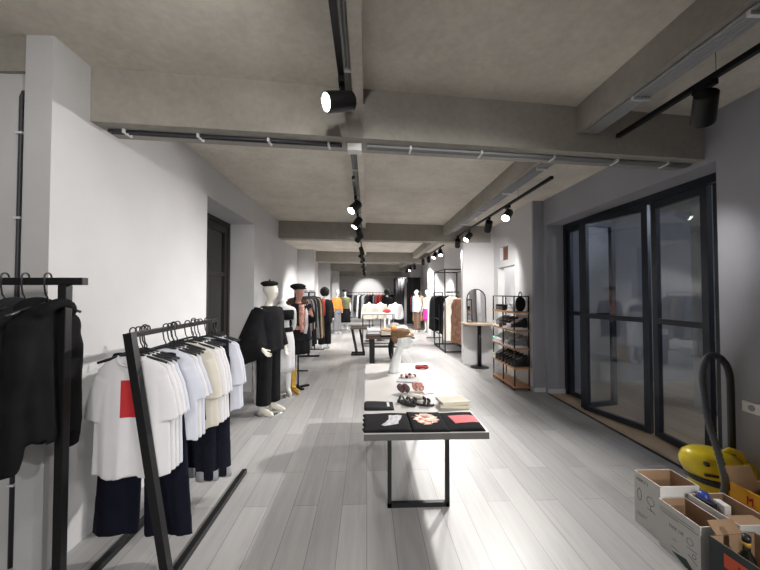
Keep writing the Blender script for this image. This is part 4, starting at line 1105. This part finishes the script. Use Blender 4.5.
MB().box((-.1, -.2, 0), (.1, .2, .10), .012).obj('body', 'black_shiny', hbx); MB().box((-.102, -.16, .07), (.0, .16, .104), .006).obj('flap', 'black', hbx)
mb = MB(); mb.ell((0, 0, .06), (.10, .11, .085), 20, 10); mb.lathe([(.001, 0), (.12, 0), (.125, .008), (.09, .02), (.001, .02)], 24)
o = mk('sun_hat', remeshed(mb.mesh('sun_hat', 'white'), .011, 2), None, (sx, 6.02, SH[4]+.004)); tag(o, 'white bucket hat on the rack top beside the black handbag', 'hat')
bp_ = thing('handbag', 'tall black handbag at the pillar end of the rack top', 'handbag', (sx+.03, 5.80, SH[4]))
mb = MB(); mb.ell((0, 0, .13), (.08, .11, .135), 20, 10); mb.obj('body', 'black', bp_, True); MB().tube([(0, .07*cos(a), .22+.12*sin(a)) for a in [pi*k/10 for k in range(11)]], .008, 6).obj('handle', 'black', bp_, True)

# ---------------------------------------------------------------- cartons by the doors
def carton(name_label, x0, x1, y0, y1, h, m, t=.006, rz=0, flaps=(), inner='card', label_parts=None):
    c = thing('carton', name_label, 'box', ((x0+x1)/2, (y0+y1)/2, 0), rz, 'open cartons by the folding doors')
    a, b_ = (x1-x0)/2, (y1-y0)/2
    mb = MB()
    mb.box((-a, -b_, 0), (a, b_, t)); mb.box((-a, -b_, t), (-a+t, b_, h)); mb.box((a-t, -b_, t), (a, b_, h)); mb.box((-a+t, -b_, t), (a-t, -b_+t, h)); mb.box((-a+t, b_-t, t), (a-t, b_, h))
    mb.obj('walls', m, c)
    mb = MB(); e = .0015
    for lo, hi in (((-a+t, -b_+t, t), (a-t, b_-t, t+e)), ((-a+t, -b_+t, t+e), (-a+t+e, b_-t, h)), ((a-t-e, -b_+t, t+e), (a-t, b_-t, h)), ((-a+t+e, -b_+t, t+e), (a-t-e, -b_+t+e, h)), ((-a+t+e, b_-t-e, t+e), (a-t-e, b_-t, h))): mb.box(lo, hi)
    mb.obj('inner_liner', inner, c)
    for fm, p, q, d in flaps:
        mb = MB(); p, q, d = Vector(p), Vector(q), Vector(d)
        nrm = (q-p).cross(d).normalized()*.003
        v = [mb.v(w_) for w_ in (p-nrm, q-nrm, q+d-nrm, p+d-nrm, p+nrm, q+nrm, q+d+nrm, p+d+nrm)]
        for k in ((3,2,1,0),(4,5,6,7),(0,1,5,4),(1,2,6,5),(2,3,7,6),(3,0,4,7)): mb.f([v[i] for i in k])
        mb.obj('flap', fm, c)
    return c, a, b_
def side_marks(c, a, strokes, m, name, w=.0035, label=None):
    """printed strokes on the -x side; strokes: polylines of (y, z)"""
    mb = MB()
    for s in strokes:
        for p, q in zip(s, s[1:]): mb.bar((-a-.0006, p[0], p[1]), (-a-.0006, q[0], q[1]), w, .0008, (1, 0, 0))
    return mb.obj(name, m, c, label=label)
def glyphs(y, z, h, wd, text):
    """plain stroke capitals running towards -y (read from the aisle)"""
    S = {'H': [[(0, 0), (0, 1)], [(1, 0), (1, 1)], [(0, .5), (1, .5)]], 'A': [[(0, 0), (.5, 1), (1, 0)], [(.2, .4), (.8, .4)]], 'K': [[(0, 0), (0, 1)], [(1, 1), (0, .5), (1, 0)]], 'Y': [[(0, 1), (.5, .5), (1, 1)], [(.5, .5), (.5, 0)]],
         'I': [[(.5, 0), (.5, 1)]], 'E': [[(1, 0), (0, 0), (0, 1), (1, 1)], [(0, .5), (.7, .5)]], 'P': [[(0, 0), (0, 1), (1, 1), (1, .5), (0, .5)]], 'M': [[(0, 0), (0, 1), (.5, .5), (1, 1), (1, 0)]], 'N': [[(0, 0), (0, 1), (1, 0), (1, 1)]], 'C': [[(1, 0), (0, 0), (0, 1), (1, 1)]], 'R': [[(0, 0), (0, 1), (1, 1), (1, .5), (0, .5), (1, 0)]], ' ': []}
    out = []
    for i, ch in enumerate(text):
        y0 = y-i*wd*1.5
        for s in S[ch]: out.append([(y0-wd*u, z+h*v) for u, v in s])
    return out
c1, a1, b1 = carton('white open carton with bottle and glass symbols, standing deepest beside the yellow vacuum', 1.95, 2.22, 2.22, 2.44, .36, 'cardwhite')
circ = lambda y, z, ry, rz_, n=14: [(y+ry*cos(2*pi*k/n), z+rz_*sin(2*pi*k/n)) for k in range(n+1)]
side_marks(c1, a1, glyphs(.085, .305, .022, .014, 'HAKYI'), 'inkbrown', 'brown_lettering', .004)
side_marks(c1, a1, [circ(.065, .21, .018, .04), [(.065, .25), (.065, .26)], circ(-.03, .215, .03, .028), [(-.03, .187), (-.03, .16)], [(-.06, .155), (.0, .155)], [(-.07, .15), (-.03, .16)], [(.09, .08), (.0, .08)], [(.09, .065), (.03, .065)]], 'ink', 'handling_symbols', .0035)
c2, a2, b2 = carton('long white open carton with faint lettering and drawn lines, front of the white pair', 1.92, 2.10, 1.92, 2.20, .30, 'cardwhite')
side_marks(c2, a2, glyphs(.06, .17, .022, .013, 'HAKIM'), 'ink', 'faint_lettering', .002)
side_marks(c2, a2, [[(.13, .245), (-.13, .245)], [(.13, .26), (-.10, .26)], [(.12, .235), (.0, .235)], circ(-.075, .17, .02, .02), [(-.055, .13), (-.12, .13)], circ(-.1, .10, .012, .012), [(-.06, .09), (-.12, .06)], [(.05, .06), (.0, .055)], [(.04, .11), (.01, .11)]], 'ink', 'drawn_symbols', .0025)
mb = MB(); 
v = [mb.v((-a2-.001, y, z)) for y, z in ((.05, .03), (-.04, .0), (-.11, .0), (-.05, .05))]; v2 = [mb.v((-a2+.0, y, z)) for y, z in ((.05, .03), (-.04, .0), (-.11, .0), (-.05, .05))]
mb.f(v); mb.obj('green_corner_print', 'greenprint', c2)
c3, a3, b3 = carton('white open carton holding small packets, between the long carton and the yellow box', 2.115, 2.35, 1.88, 2.19, .33, 'cardwhite')
c4, a4, b4 = carton('slate dark open carton with an orange-red label and a bottle inside', 1.90, 2.18, 1.52, 1.85, .31, 'carddark', rz=.06, flaps=[('card', (-.1, .16, .31), (.06, .16, .31), (0, .05, .05))])
mb = MB(); mb.box((-a4-.0015, -.12, .20), (-a4, .09, .27)); lb = mb.obj('side_label', 'orangelabel', c4, label='orange-red label')
side_marks(c4, a4+.0015, glyphs(.02, .22, .03, .018, 'NEPM'), 'carddark', 'label_lettering', .005)
c5, a5, b5 = carton('big yellow open carton with raised brown flaps under the wall socket', 2.37, 2.84, 1.72, 2.16, .42, 'cardyellow', flaps=[('card', (-.235, .215, .42), (-.06, .215, .42), (-.02, .02, .09)), ('card', (.0, .215, .42), (.235, .215, .42), (.0, .04, .10)), ('card', (.235, -.2, .42), (.235, .2, .42), (.06, 0, .11))])
side_marks(c5, a5, glyphs(.12, .335, .05, .028, 'M'), 'red', 'red_lettering', .008)
c6, a6, b6 = carton('low white carton with red print in front of the middle white carton', 2.22, 2.6, 1.56, 1.83, .22, 'cardwhite')
mb = MB(); mb.box((-.15, -b6-.001, .13), (.1, -b6, .16)); mb.box((-.10, b6, .15), (.1, b6+.001, .18)); mb.obj('red_print', 'red', c6)
# bottles and packets
def bottle(loc, label, s=1, neck='amber'):
    t = thing('bottle', label, 'bottle', loc, 0, 'bottles in the slate carton')
    MB().lathe([(.001, 0), (.036*s, 0), (.036*s, .19*s), (.03*s, .215*s), (.014*s, .245*s), (.013*s, .30*s), (.001, .30*s)], 20).obj('glass_body', 'bottleglass', t, True)
    MB().lathe([(.0145*s, .265*s), (.0145*s, .285*s)], 16).obj('neck_band', neck, t, True)
    MB().lathe([(.0155*s, .287*s), (.0155*s, .312*s), (.001, .312*s)], 16).obj('bottle_cap', 'blackplastic', t, True)
bottle((1.99, 1.74, .01), 'dark bottle with amber neck band, tallest in the slate carton', 1.18)
bottle((2.08, 1.66, .01), 'dark bottle with pale neck band behind the amber-necked one', 1.05, 'whiteplastic')
o = MB().box((-.02, -.045, 0), (.02, .045, .32), .004).obj('packet', 'blackplastic', None, loc=(2.17, 2.12, .008), rot=(0, 0, .1)); tag(o, 'black and white upright packet in the middle white carton', 'packet')
o = MB().box((-.02, -.04, 0), (.02, .04, .33), .004).obj('packet', 'whiteplastic', None, loc=(2.225, 2.08, .008), rot=(0, 0, -.1)); tag(o, 'white upright packet beside the black one in the white carton', 'packet')
o = MB().box((-.1, -.05, .0), (.1, .05, .3), .01).obj('packet', 'card', None, loc=(2.235, 1.96, .008), rot=(0, 0, .0)); tag(o, 'brown paper packet at the near end of the middle white carton', 'packet')
mb = MB(); mb.lathe([(.001, 0), (.035, 0), (.035, .30), (.03, .325), (.02, .34), (.001, .34)], 16); o = mb.obj('spray_can', 'blue', None, True, (2.17, 2.165+.0, .008)); tag(o, 'blue can poking up between the white cartons', 'can')
o.location = (2.185, 2.155, .02)
mb = MB(); mb.ell((0, 0, .05), (.13, .09, .05), 16, 8); o = mb.obj('cloth_pouch', 'yellowcloth', None, True, (2.58, 1.98, .365)); tag(o, 'yellow soft pouch lying at the top of the yellow carton', 'pouch')
o2 = MB().box((-.18, -.13, 0), (.18, .13, .36), .004).obj('packet', 'whiteplastic', None, loc=(2.60, 1.95, .008)); tag(o2, 'white packet filling the yellow carton under the pouch', 'packet')

# ---------------------------------------------------------------- vacuum cleaner
vc = thing('vacuum_cleaner', 'yellow and black canister vacuum cleaner with arched grey hose by the folding doors', 'vacuum cleaner', (2.72, 2.60, 0), radians(-22)); vc.scale = (.92, .92, .96)
mb = MB(); mb.lathe([(.001, .055), (.15, .055), (.165, .08), (.17, .20), (.175, .205), (.001, .205)], 32); mb.obj('drum', 'yellowplastic', vc, True)
mb = MB(); mb.lathe([(.172, .20), (.19, .205), (.192, .245), (.178, .255), (.001, .255)], 32); mb.obj('rim_band', 'blackplastic', vc, True)
mb = MB()
rows = []
n = 28
for z, rx, ry, cx in ((.25, .185, .18, 0), (.30, .20, .185, -.005), (.35, .20, .175, -.012), (.40, .175, .15, -.02), (.43, .13, .11, -.03), (.445, .06, .05, -.03)):
    rows.append([(cx+rx*cos(a)*(1+.12*max(0, -cos(a))), ry*sin(a), z) for a in [2*pi*k/n for k in range(n)]])
mb.loft(rows); mb.obj('motor_head', 'yellowplastic', vc, True)
MB().tube([(.06, -.02, .42), (.10, -.02, .455), (.16, -.02, .44), (.19, -.02, .37)], [(.02, .025)]*4, 10).obj('carry_handle', 'yellowplastic', vc, True)
mb = MB(); mb.box((-.135, -.185, .36), (-.105, -.15, .39), .004); o = mb.obj('switch', 'blackplastic', vc)
lg = MB()
# dark maker's badge along the head: strip with tiny capitals
lg.box((-.14, -.19, .285), (-.05, -.165, .302), .002); lg.obj('badge', 'blackplastic', vc)
for x, y in ((-.13, -.13), (.13, -.13), (-.13, .13), (.13, .13)):
    MB().bar((x*.85, y*.85, .07), (x*1.15, y*1.15, .05), .05, .04).obj('foot', 'blackplastic', vc)
    mb = MB(); mb.ell((x*1.18, y*1.18, .027), (.027, .027, .027), 14, 8); mb.obj('caster', 'blackplastic', vc, True)
mb = MB(); mb.lathe([(.001, .0), (.075, 0), (.085, .02), (.085, .26), (.06, .30), (.001, .30)], 24, (.26, .10, .04)); mb.obj('filter_cover', 'yellowplastic', vc, True)
# hose in world coordinates brought into the cleaner's frame
inv = (Matrix.Translation(vc.location) @ Matrix.Rotation(radians(-22), 4, 'Z') @ Matrix.Diagonal((.92, .92, .96, 1))).inverted()
hp = [(2.42, 2.42, .20), (2.46, 2.39, .185), (2.53, 2.37, .195), (2.565, 2.375, .25), (2.58, 2.39, .33), (2.60, 2.45, .47), (2.63, 2.55, .67), (2.655, 2.60, .86), (2.665, 2.62, 1.0), (2.70, 2.63, 1.10), (2.745, 2.64, 1.145), (2.80, 2.65, 1.15), (2.86, 2.65, 1.12), (2.905, 2.65, 1.06)]
def catmull(P, k=6):
    P = [Vector(p) for p in P]; out = []
    for i in range(len(P)-1):
        a, b_, c, d = P[max(i-1, 0)], P[i], P[i+1], P[min(i+2, len(P)-1)]
        for j in range(k):
            t = j/k
            out.append(.5*((2*b_)+(-a+c)*t+(2*a-5*b_+4*c-d)*t*t+(-a+3*b_-3*c+d)*t**3))
    out.append(P[-1]); return out
cp = [inv @ p for p in catmull(hp, 12)]
MB().tube(cp, [.024+.0022*(1 if k % 2 else -1) for k in range(len(cp))], 12).obj('hose', 'hose', vc, True)
cp = [inv @ p for p in catmull([(2.84, 2.65, 1.13), (2.895, 2.65, 1.075), (2.925, 2.65, .98), (2.93, 2.65, .85), (2.93, 2.65, .5), (2.93, 2.65, .2)], 6)]
MB().tube(cp, [.029]*3+[.027]*(len(cp)-3), 14).obj('wand', 'blackplastic', vc, True)

# wall socket strip
so = thing('wall_socket', 'white double wall socket on the grey wall above the cartons', 'wall socket', (2.98, 2.50, .72))
MB().box((-.018, -.16, 0), (0, .10, .085), .006).obj('plate', 'whiteplastic', so)
for y in (.03, -.07):
    mb = MB(); mb.T = Matrix.Translation((-.019, y, .043)) @ Matrix.Rotation(pi/2, 4, 'Y'); mb.lathe([(.024, -.002), (.024, .001), (.001, .001)], 20); s_ = mb.obj('outlet', 'pipe', so)
# black vertical flex on the return wall
cb = thing('wall_cable', 'dark cable running down the white return wall beside the pillar', 'cable', (-2.115, 2.138, 0))
MB().tube([(.05, 0, 2.88), (.01, 0, 2.88), (0, 0, 2.85), (0, 0, 1.5), (.0, 0, .02)], .011, 8).obj('flex', 'cable', cb, True)
for z in (.5, 1.3, 2.1, 2.62): MB().box((-.02, -.014, z), (.02, .014, z+.012)).obj('clip', 'whiteplastic', cb)

# ---------------------------------------------------------------- conduits
def conduit(label, pts_list, r, m, clips=(), clip_size=(.09, .012, .02)):
    t = thing('cable_run', label, 'cable run', (0, 0, 0))
    for pts in pts_list: MB().tube(pts, r, 8).obj('conduit', m, t, True)
    for c in clips: MB().box((c[0]-clip_size[0]/2, c[1]-clip_size[1]/2, c[2]-clip_size[2]/2), (c[0]+clip_size[0]/2, c[1]+clip_size[1]/2, c[2]+clip_size[2]/2)).obj('clip', 'whiteplastic', t)
yb = lambda x: beam_y(2.57, x)+.13
conduit('dark cables clipped under the front cross beam, from the wall to the junction box', [[(-1.86, yb(-1.86)+d, ZB-.012), (-1.0, yb(-1)+d, ZB-.012), (-.2, yb(-.2)+d, ZB-.012)] for d in (-.02, .01)], .011, 'cable', [(x, yb(x), ZB-.014) for x in (-1.75, -1.25, -.75, -.3)], (.015, .09, .03))
conduit('grey cables clipped under the front cross beam, from the junction box to the grey wall', [[(.0, yb(0)+d, ZB-.012), (1.5, yb(1.5)+d, ZB-.012), (2.95, yb(2.95)+d, ZB-.012)] for d in (-.025, .0, .025)], .011, 'pipe', [(x, yb(x), ZB-.014) for x in (.35, .95, 1.6, 2.2, 2.7)], (.015, .10, .03))
jb = thing('junction_box', 'small white junction box under the front cross beam where cables cross', 'junction box', (-.10, yb(-.1), ZB-.06))
MB().box((-.055, -.045, 0), (.055, .045, .058), .005).obj('body', 'whiteplastic', jb)
for x in (-.03, 0, .03): MB().tube([(x, .045, .03), (x, .065, .03)], .01, 8).obj('gland', 'pipe', jb)
conduit('three grey conduits along the thin middle rib above the near lamp', [[(x, YB+.1, 3.19), (x, 2.52, 3.19)] for x in (-.125, -.15, -.175)], .010, 'pipe', [(-.14, y, 3.18) for y in (-.5, .9, 1.7, 2.3)], (.1, .025, .03))
conduit('grey conduits along the thin middle rib behind the front cross beam', [[(x, 2.86, 3.19), (x, 7.7, 3.19)] for x in (-.125, -.15, -.175)], .010, 'pipe', [(-.14, y, 3.18) for y in (3.2, 4.2, 5.4, 6.6)], (.1, .025, .03))
for (y0, y1, lab) in ((YB+.1, 2.7, 'bundle of grey conduits under the long beam above the near grey wall'), (3.05, 7.8, 'bundle of grey conduits under the long beam beyond the front cross beam')):
    conduit(lab, [[(x, y0, 2.977), (x, y1, 2.977)] for x in (1.80, 1.825, 1.85, 1.875, 1.90)], .011, 'pipe', [(1.85, y, 2.966) for y in ((.9, 1.5, 2.2) if y0 < 0 else (3.5, 4.4, 5.4, 6.4))], (.12, .02, .03))

# ---------------------------------------------------------------- track lighting
LAMP = {}
def lamp_protos():
    mb = MB(); mb.box((-.018, -.07, -.034), (.018, .07, 0), .004); LAMP['adapter'] = mb.mesh('adapter', 'blackmetal')
    mb = MB(); mb.tube([(0, 0, -.03), (0, 0, -.08)], .014, 10); LAMP['stem'] = mb.mesh('stem', 'blackmetal', True)
    # housing along -z from the pivot
    mb = MB(); mb.lathe([(.001, .075), (.055, .075), (.06, .07), (.063, -.11), (.060, -.12), (.054, -.12), (.053, -.108), (.001, -.108)], 28); LAMP['housing'] = mb.mesh('housing', 'blackmetal')
    for p in LAMP['housing'].polygons: p.use_smooth = True
    LAMP['housing'].set_sharp_from_angle(angle=radians(35))
    mb = MB(); mb.lathe([(.0525, -.1105), (.001, -.1105)], 24); LAMP['lens'] = mb.mesh('lens', 'lens')
lamp_protos()
def spot_lamp(x, y, z, aim, label, watt=0, group='black track spotlights', lit=None, size=72, blend=.6, col=(1, .965, .925)):
    """lamp hanging from a track at (x, y, z); aim = point the lens looks at"""
    t = thing('track_spotlight', label, 'spotlight', (x, y, z), 0, group)
    mk('adapter', LAMP['adapter'], t); mk('stem', LAMP['stem'], t)
    piv = Vector((0, 0, -.125))
    d = (Vector(aim)-Vector((x, y, z))-piv).normalized()
    q = (-d).to_track_quat('Z', 'Y')
    h = mk('housing', LAMP['housing'], t, piv); h.rotation_mode = 'QUATERNION'; h.rotation_quaternion = q
    l = mk('lens', LAMP['lens'], h, m='lens' if (lit if lit is not None else watt > 0) else 'lensoff')
    if watt:
        ld = bpy.data.lights.new('spot_beam', 'SPOT'); ld.energy = watt; ld.spot_size = radians(size); ld.spot_blend = blend; ld.shadow_soft_size = .045; ld.color = col
        lo = bpy.data.objects.new('spot_beam', ld); COL.objects.link(lo)
        lo.location = Vector((x, y, z))+piv+d*.14
        lo.rotation_mode = 'QUATERNION'; lo.rotation_quaternion = q
    return t
def track(x, y0, y1, z, label, wires=()):
    t = thing('lighting_track', label, 'lighting track', (x, y0, z))
    MB().box((-.018, 0, 0), (.018, y1-y0, .034), .003).obj('channel', 'blackmetal', t)
    for y in wires: MB().tube([(0, y-y0, .034), (0, y-y0, ZC-z+.005)], .0025, 6).obj('suspension_wire', 'pipe', t)
    for y in (0, y1-y0): MB().box((-.019, y-.008, -.001), (.019, y+.008, .035)).obj('end_cap', 'blackplastic', t)
XT, ZT = -.16, 2.98
track(XT, -6.5, 2.28, ZT, 'black lighting track along the ceiling rib up to the front cross beam', (-5, -2, .3, 1.9))
track(XT, 3.95, 7.55, ZT, 'black lighting track behind the front cross beam', (4.2, 5.7, 7.2))
track(XT, 9.0, 12.8, ZT, 'black lighting track in the third ceiling bay', (9.3, 11, 12.5))
track(XT, 14.2, 18.0, ZT, 'black lighting track in the fourth ceiling bay', (14.5, 16, 17.6))
track(XT, 19.4, 23.3, ZT, 'black lighting track in the fifth ceiling bay', (19.7, 21.4, 23))
XR, ZRr = 2.09, 2.94
track(XR, -6.5, 2.72, ZRr, 'black hanging lighting track above the cartons and folding doors', (-5, -2, .5, 1.93))
track(XR, 3.75, 7.9, ZRr, 'black hanging lighting track above the shoe rack', (4.6, 6.3, 7.6))
track(XR, 9.2, 13.0, ZRr, 'black hanging lighting track above the cage rack', (9.5, 11, 12.6))
track(XR, 14.4, 18.2, ZRr, 'black hanging lighting track above the dark curtain', (14.7, 16, 17.8))

W = 1.0
# middle track
spot_lamp(XT, 2.12, ZT, (-1.9, 1.0, 2.1), 'big lit spotlight on the track end before the front cross beam', 16*W, size=130, blend=1)
spot_lamp(XT, 4.72, ZT, (-1.7, 3.1, .9), 'lit spotlight, first on the track behind the front cross beam', 70*W, size=110, blend=1)
spot_lamp(XT, 5.75, ZT, (-1.5, 5.0, .6), 'lit spotlight pointing down, second behind the front cross beam', 90*W, size=90, blend=1)
spot_lamp(XT, 6.75, ZT, (.6, 8.2, .6), 'spotlight turned down the aisle, third behind the front cross beam', 150*W, lit=True)
spot_lamp(XT, 7.3, ZT, (-1.5, 8.8, 1.0), 'spotlight turned to the coat rails, last behind the front cross beam', 190*W, lit=True)
# right-hand track above the shoe rack
spot_lamp(XR, 4.95, ZRr, (-.1, 2.7, .4), 'lit spotlight facing the aisle, first above the shoe rack', 500*W, size=110, blend=1)
spot_lamp(XR, 5.75, ZRr, (2.3, 7.5, 1.2), 'spotlight turned to the mirror pillar, second above the shoe rack', 230*W, lit=False, size=110, blend=1)
spot_lamp(XR, 6.9, ZRr, (-.4, 5.4, .0), 'lit spotlight facing the aisle, third above the shoe rack', 210*W, size=90)
spot_lamp(XR, 7.75, ZRr, (2.5, 9.6, .6), 'spotlight turned to the cage rack, last above the shoe rack', 80*W, lit=False)
# near hanging track
spot_lamp(XR, 2.0, ZRr, (4.2, 4.6, .2), 'dark spotlight hanging above the cartons', 60*W, lit=True, size=50, blend=1)
# tracks behind the camera: same fittings
for (x, y, z, aim, wt, lab, sz) in ((XR, -4.9, ZRr, (-.35, 5.6, .3), 900, 'spotlight far behind on the hanging track, aimed along the aisle', 34), (XR, -1.2, ZRr, (.5, 2.2, .0), 150, 'spotlight on the hanging track behind the cartons, aimed at the pale table', 62),
                                (XT, .5, ZT, (-1.7, 2.9, 1.2), 38, 'spotlight on the rib track aimed at the slanted rail', 120),
                                (XT, -2.2, ZT, (-1.9, 4.4, 1.6), 100, 'spotlight on the rib track aimed at the pillar', 90),
                                (XT, -3.6, ZT, (-1.0, 4.0, .2), 140, 'spotlight on the rib track aimed at the pale table', 60)):
    spot_lamp(x, y, z, aim, lab, wt*W, size=sz)
# deeper bays
for i, (x, y, z, aim, wt, nm) in enumerate(((XT, 9.5, ZT, (.4, 10.8, .9), 220, 'rib track'), (XT, 10.6, ZT, (-1.6, 11.3, 1.2), 220, 'rib track'), (XT, 11.8, ZT, (1.2, 13.0, 0), 220, 'rib track'), (XT, 12.4, ZT, (-1.2, 14.2, 1), 220, 'rib track'),
                              (XR, 9.6, ZRr, (1.9, 8.0, .4), 160, 'hanging track'), (XR, 10.4, ZRr, (.6, 8.6, 0), 240, 'hanging track'), (XR, 11.5, ZRr, (2.5, 12.2, 1), 160, 'hanging track'), (XR, 12.6, ZRr, (2.4, 14.2, 1), 200, 'hanging track'))):
    spot_lamp(x, y, z, aim, '%s spotlight of the third bay on the %s' % (ORD[i % 4], nm), wt*1.7*W, size=90)
for i, (x, y, z, aim, wt, nm) in enumerate(((XT, 14.8, ZT, (-1.2, 16.2, 1), 240, 'rib track'), (XT, 16.3, ZT, (.5, 17.5, 0), 260, 'rib track'), (XT, 17.5, ZT, (-.8, 19, .5), 240, 'rib track'),
                              (XR, 14.9, ZRr, (2.3, 15.6, 1), 180, 'hanging track'), (XR, 16.4, ZRr, (.6, 14.5, 0), 240, 'hanging track'), (XR, 17.6, ZRr, (.8, 20, .5), 240, 'hanging track'))):
    spot_lamp(x, y, z, aim, '%s spotlight of the fourth bay on the %s' % (ORD[i % 3], nm), wt*1.5*W)
for i, (x, y, z, aim, wt) in enumerate(((XT, 20.2, ZT, (-1.4, 22, 1), 240), (XT, 21.6, ZT, (1.2, 22.5, .5), 240), (XT, 22.9, ZT, (.1, 26.5, 1.55), 420))):
    spot_lamp(x, y, z, aim, '%s spotlight of the fifth bay towards the end wall' % ORD[i], wt*1.5*W, size=44 if i == 2 else 72)

cl = thing('added_ceiling_lamp', 'added unseen ceiling lamp brightening the dark lobby beyond the folding doors', 'ceiling lamp', (5.9, 2.6, ZC))
MB().lathe([(.12, 0), (.12, -.03), (.001, -.03)], 24).obj('body', 'whiteplastic', cl); MB().lathe([(.10, -.031), (.09, -.045), (.001, -.05)], 24).obj('diffuser', 'lens', cl, True)
ld = bpy.data.lights.new('lobby_fill', 'POINT'); ld.energy = 60; ld.color = (.72, .82, 1); ld.shadow_soft_size = .1; lo = bpy.data.objects.new('lobby_fill', ld); COL.objects.link(lo); lo.location = (5.9, 2.6, ZC-.2)  # unseen lamp added to lift the lobby and cool the door glass
cl = thing('added_ceiling_lamp', 'added unseen ceiling lamp brightening the white side room behind the shoe rack', 'ceiling lamp', (3.8, 7.4, ZC))
MB().lathe([(.12, 0), (.12, -.03), (.001, -.03)], 24).obj('body', 'whiteplastic', cl); MB().lathe([(.10, -.031), (.09, -.045), (.001, -.05)], 24).obj('diffuser', 'lens', cl, True)
ld = bpy.data.lights.new('room_fill', 'POINT'); ld.energy = 45; ld.shadow_soft_size = .1; lo = bpy.data.objects.new('room_fill', ld); COL.objects.link(lo); lo.location = (3.8, 7.4, ZC-.2)  # fill for the side room; this lamp is added and out of sight
# ---------------------------------------------------------------- world, colour
wd_ = bpy.data.worlds.new('night'); SC.world = wd_; wd_.use_nodes = True
wd_.node_tree.nodes['Background'].inputs[0].default_value = (.02, .03, .06, 1); wd_.node_tree.nodes['Background'].inputs[1].default_value = .3
SC.view_settings.view_transform = 'Standard'; SC.view_settings.look = 'None'; SC.view_settings.gamma = 1
SC.view_settings.exposure = .38
SC.cycles.max_bounces = 10; SC.cycles.diffuse_bounces = 6; SC.cycles.glossy_bounces = 4; SC.cycles.transparent_max_bounces = 12
SC.cycles.sample_clamp_indirect = 6
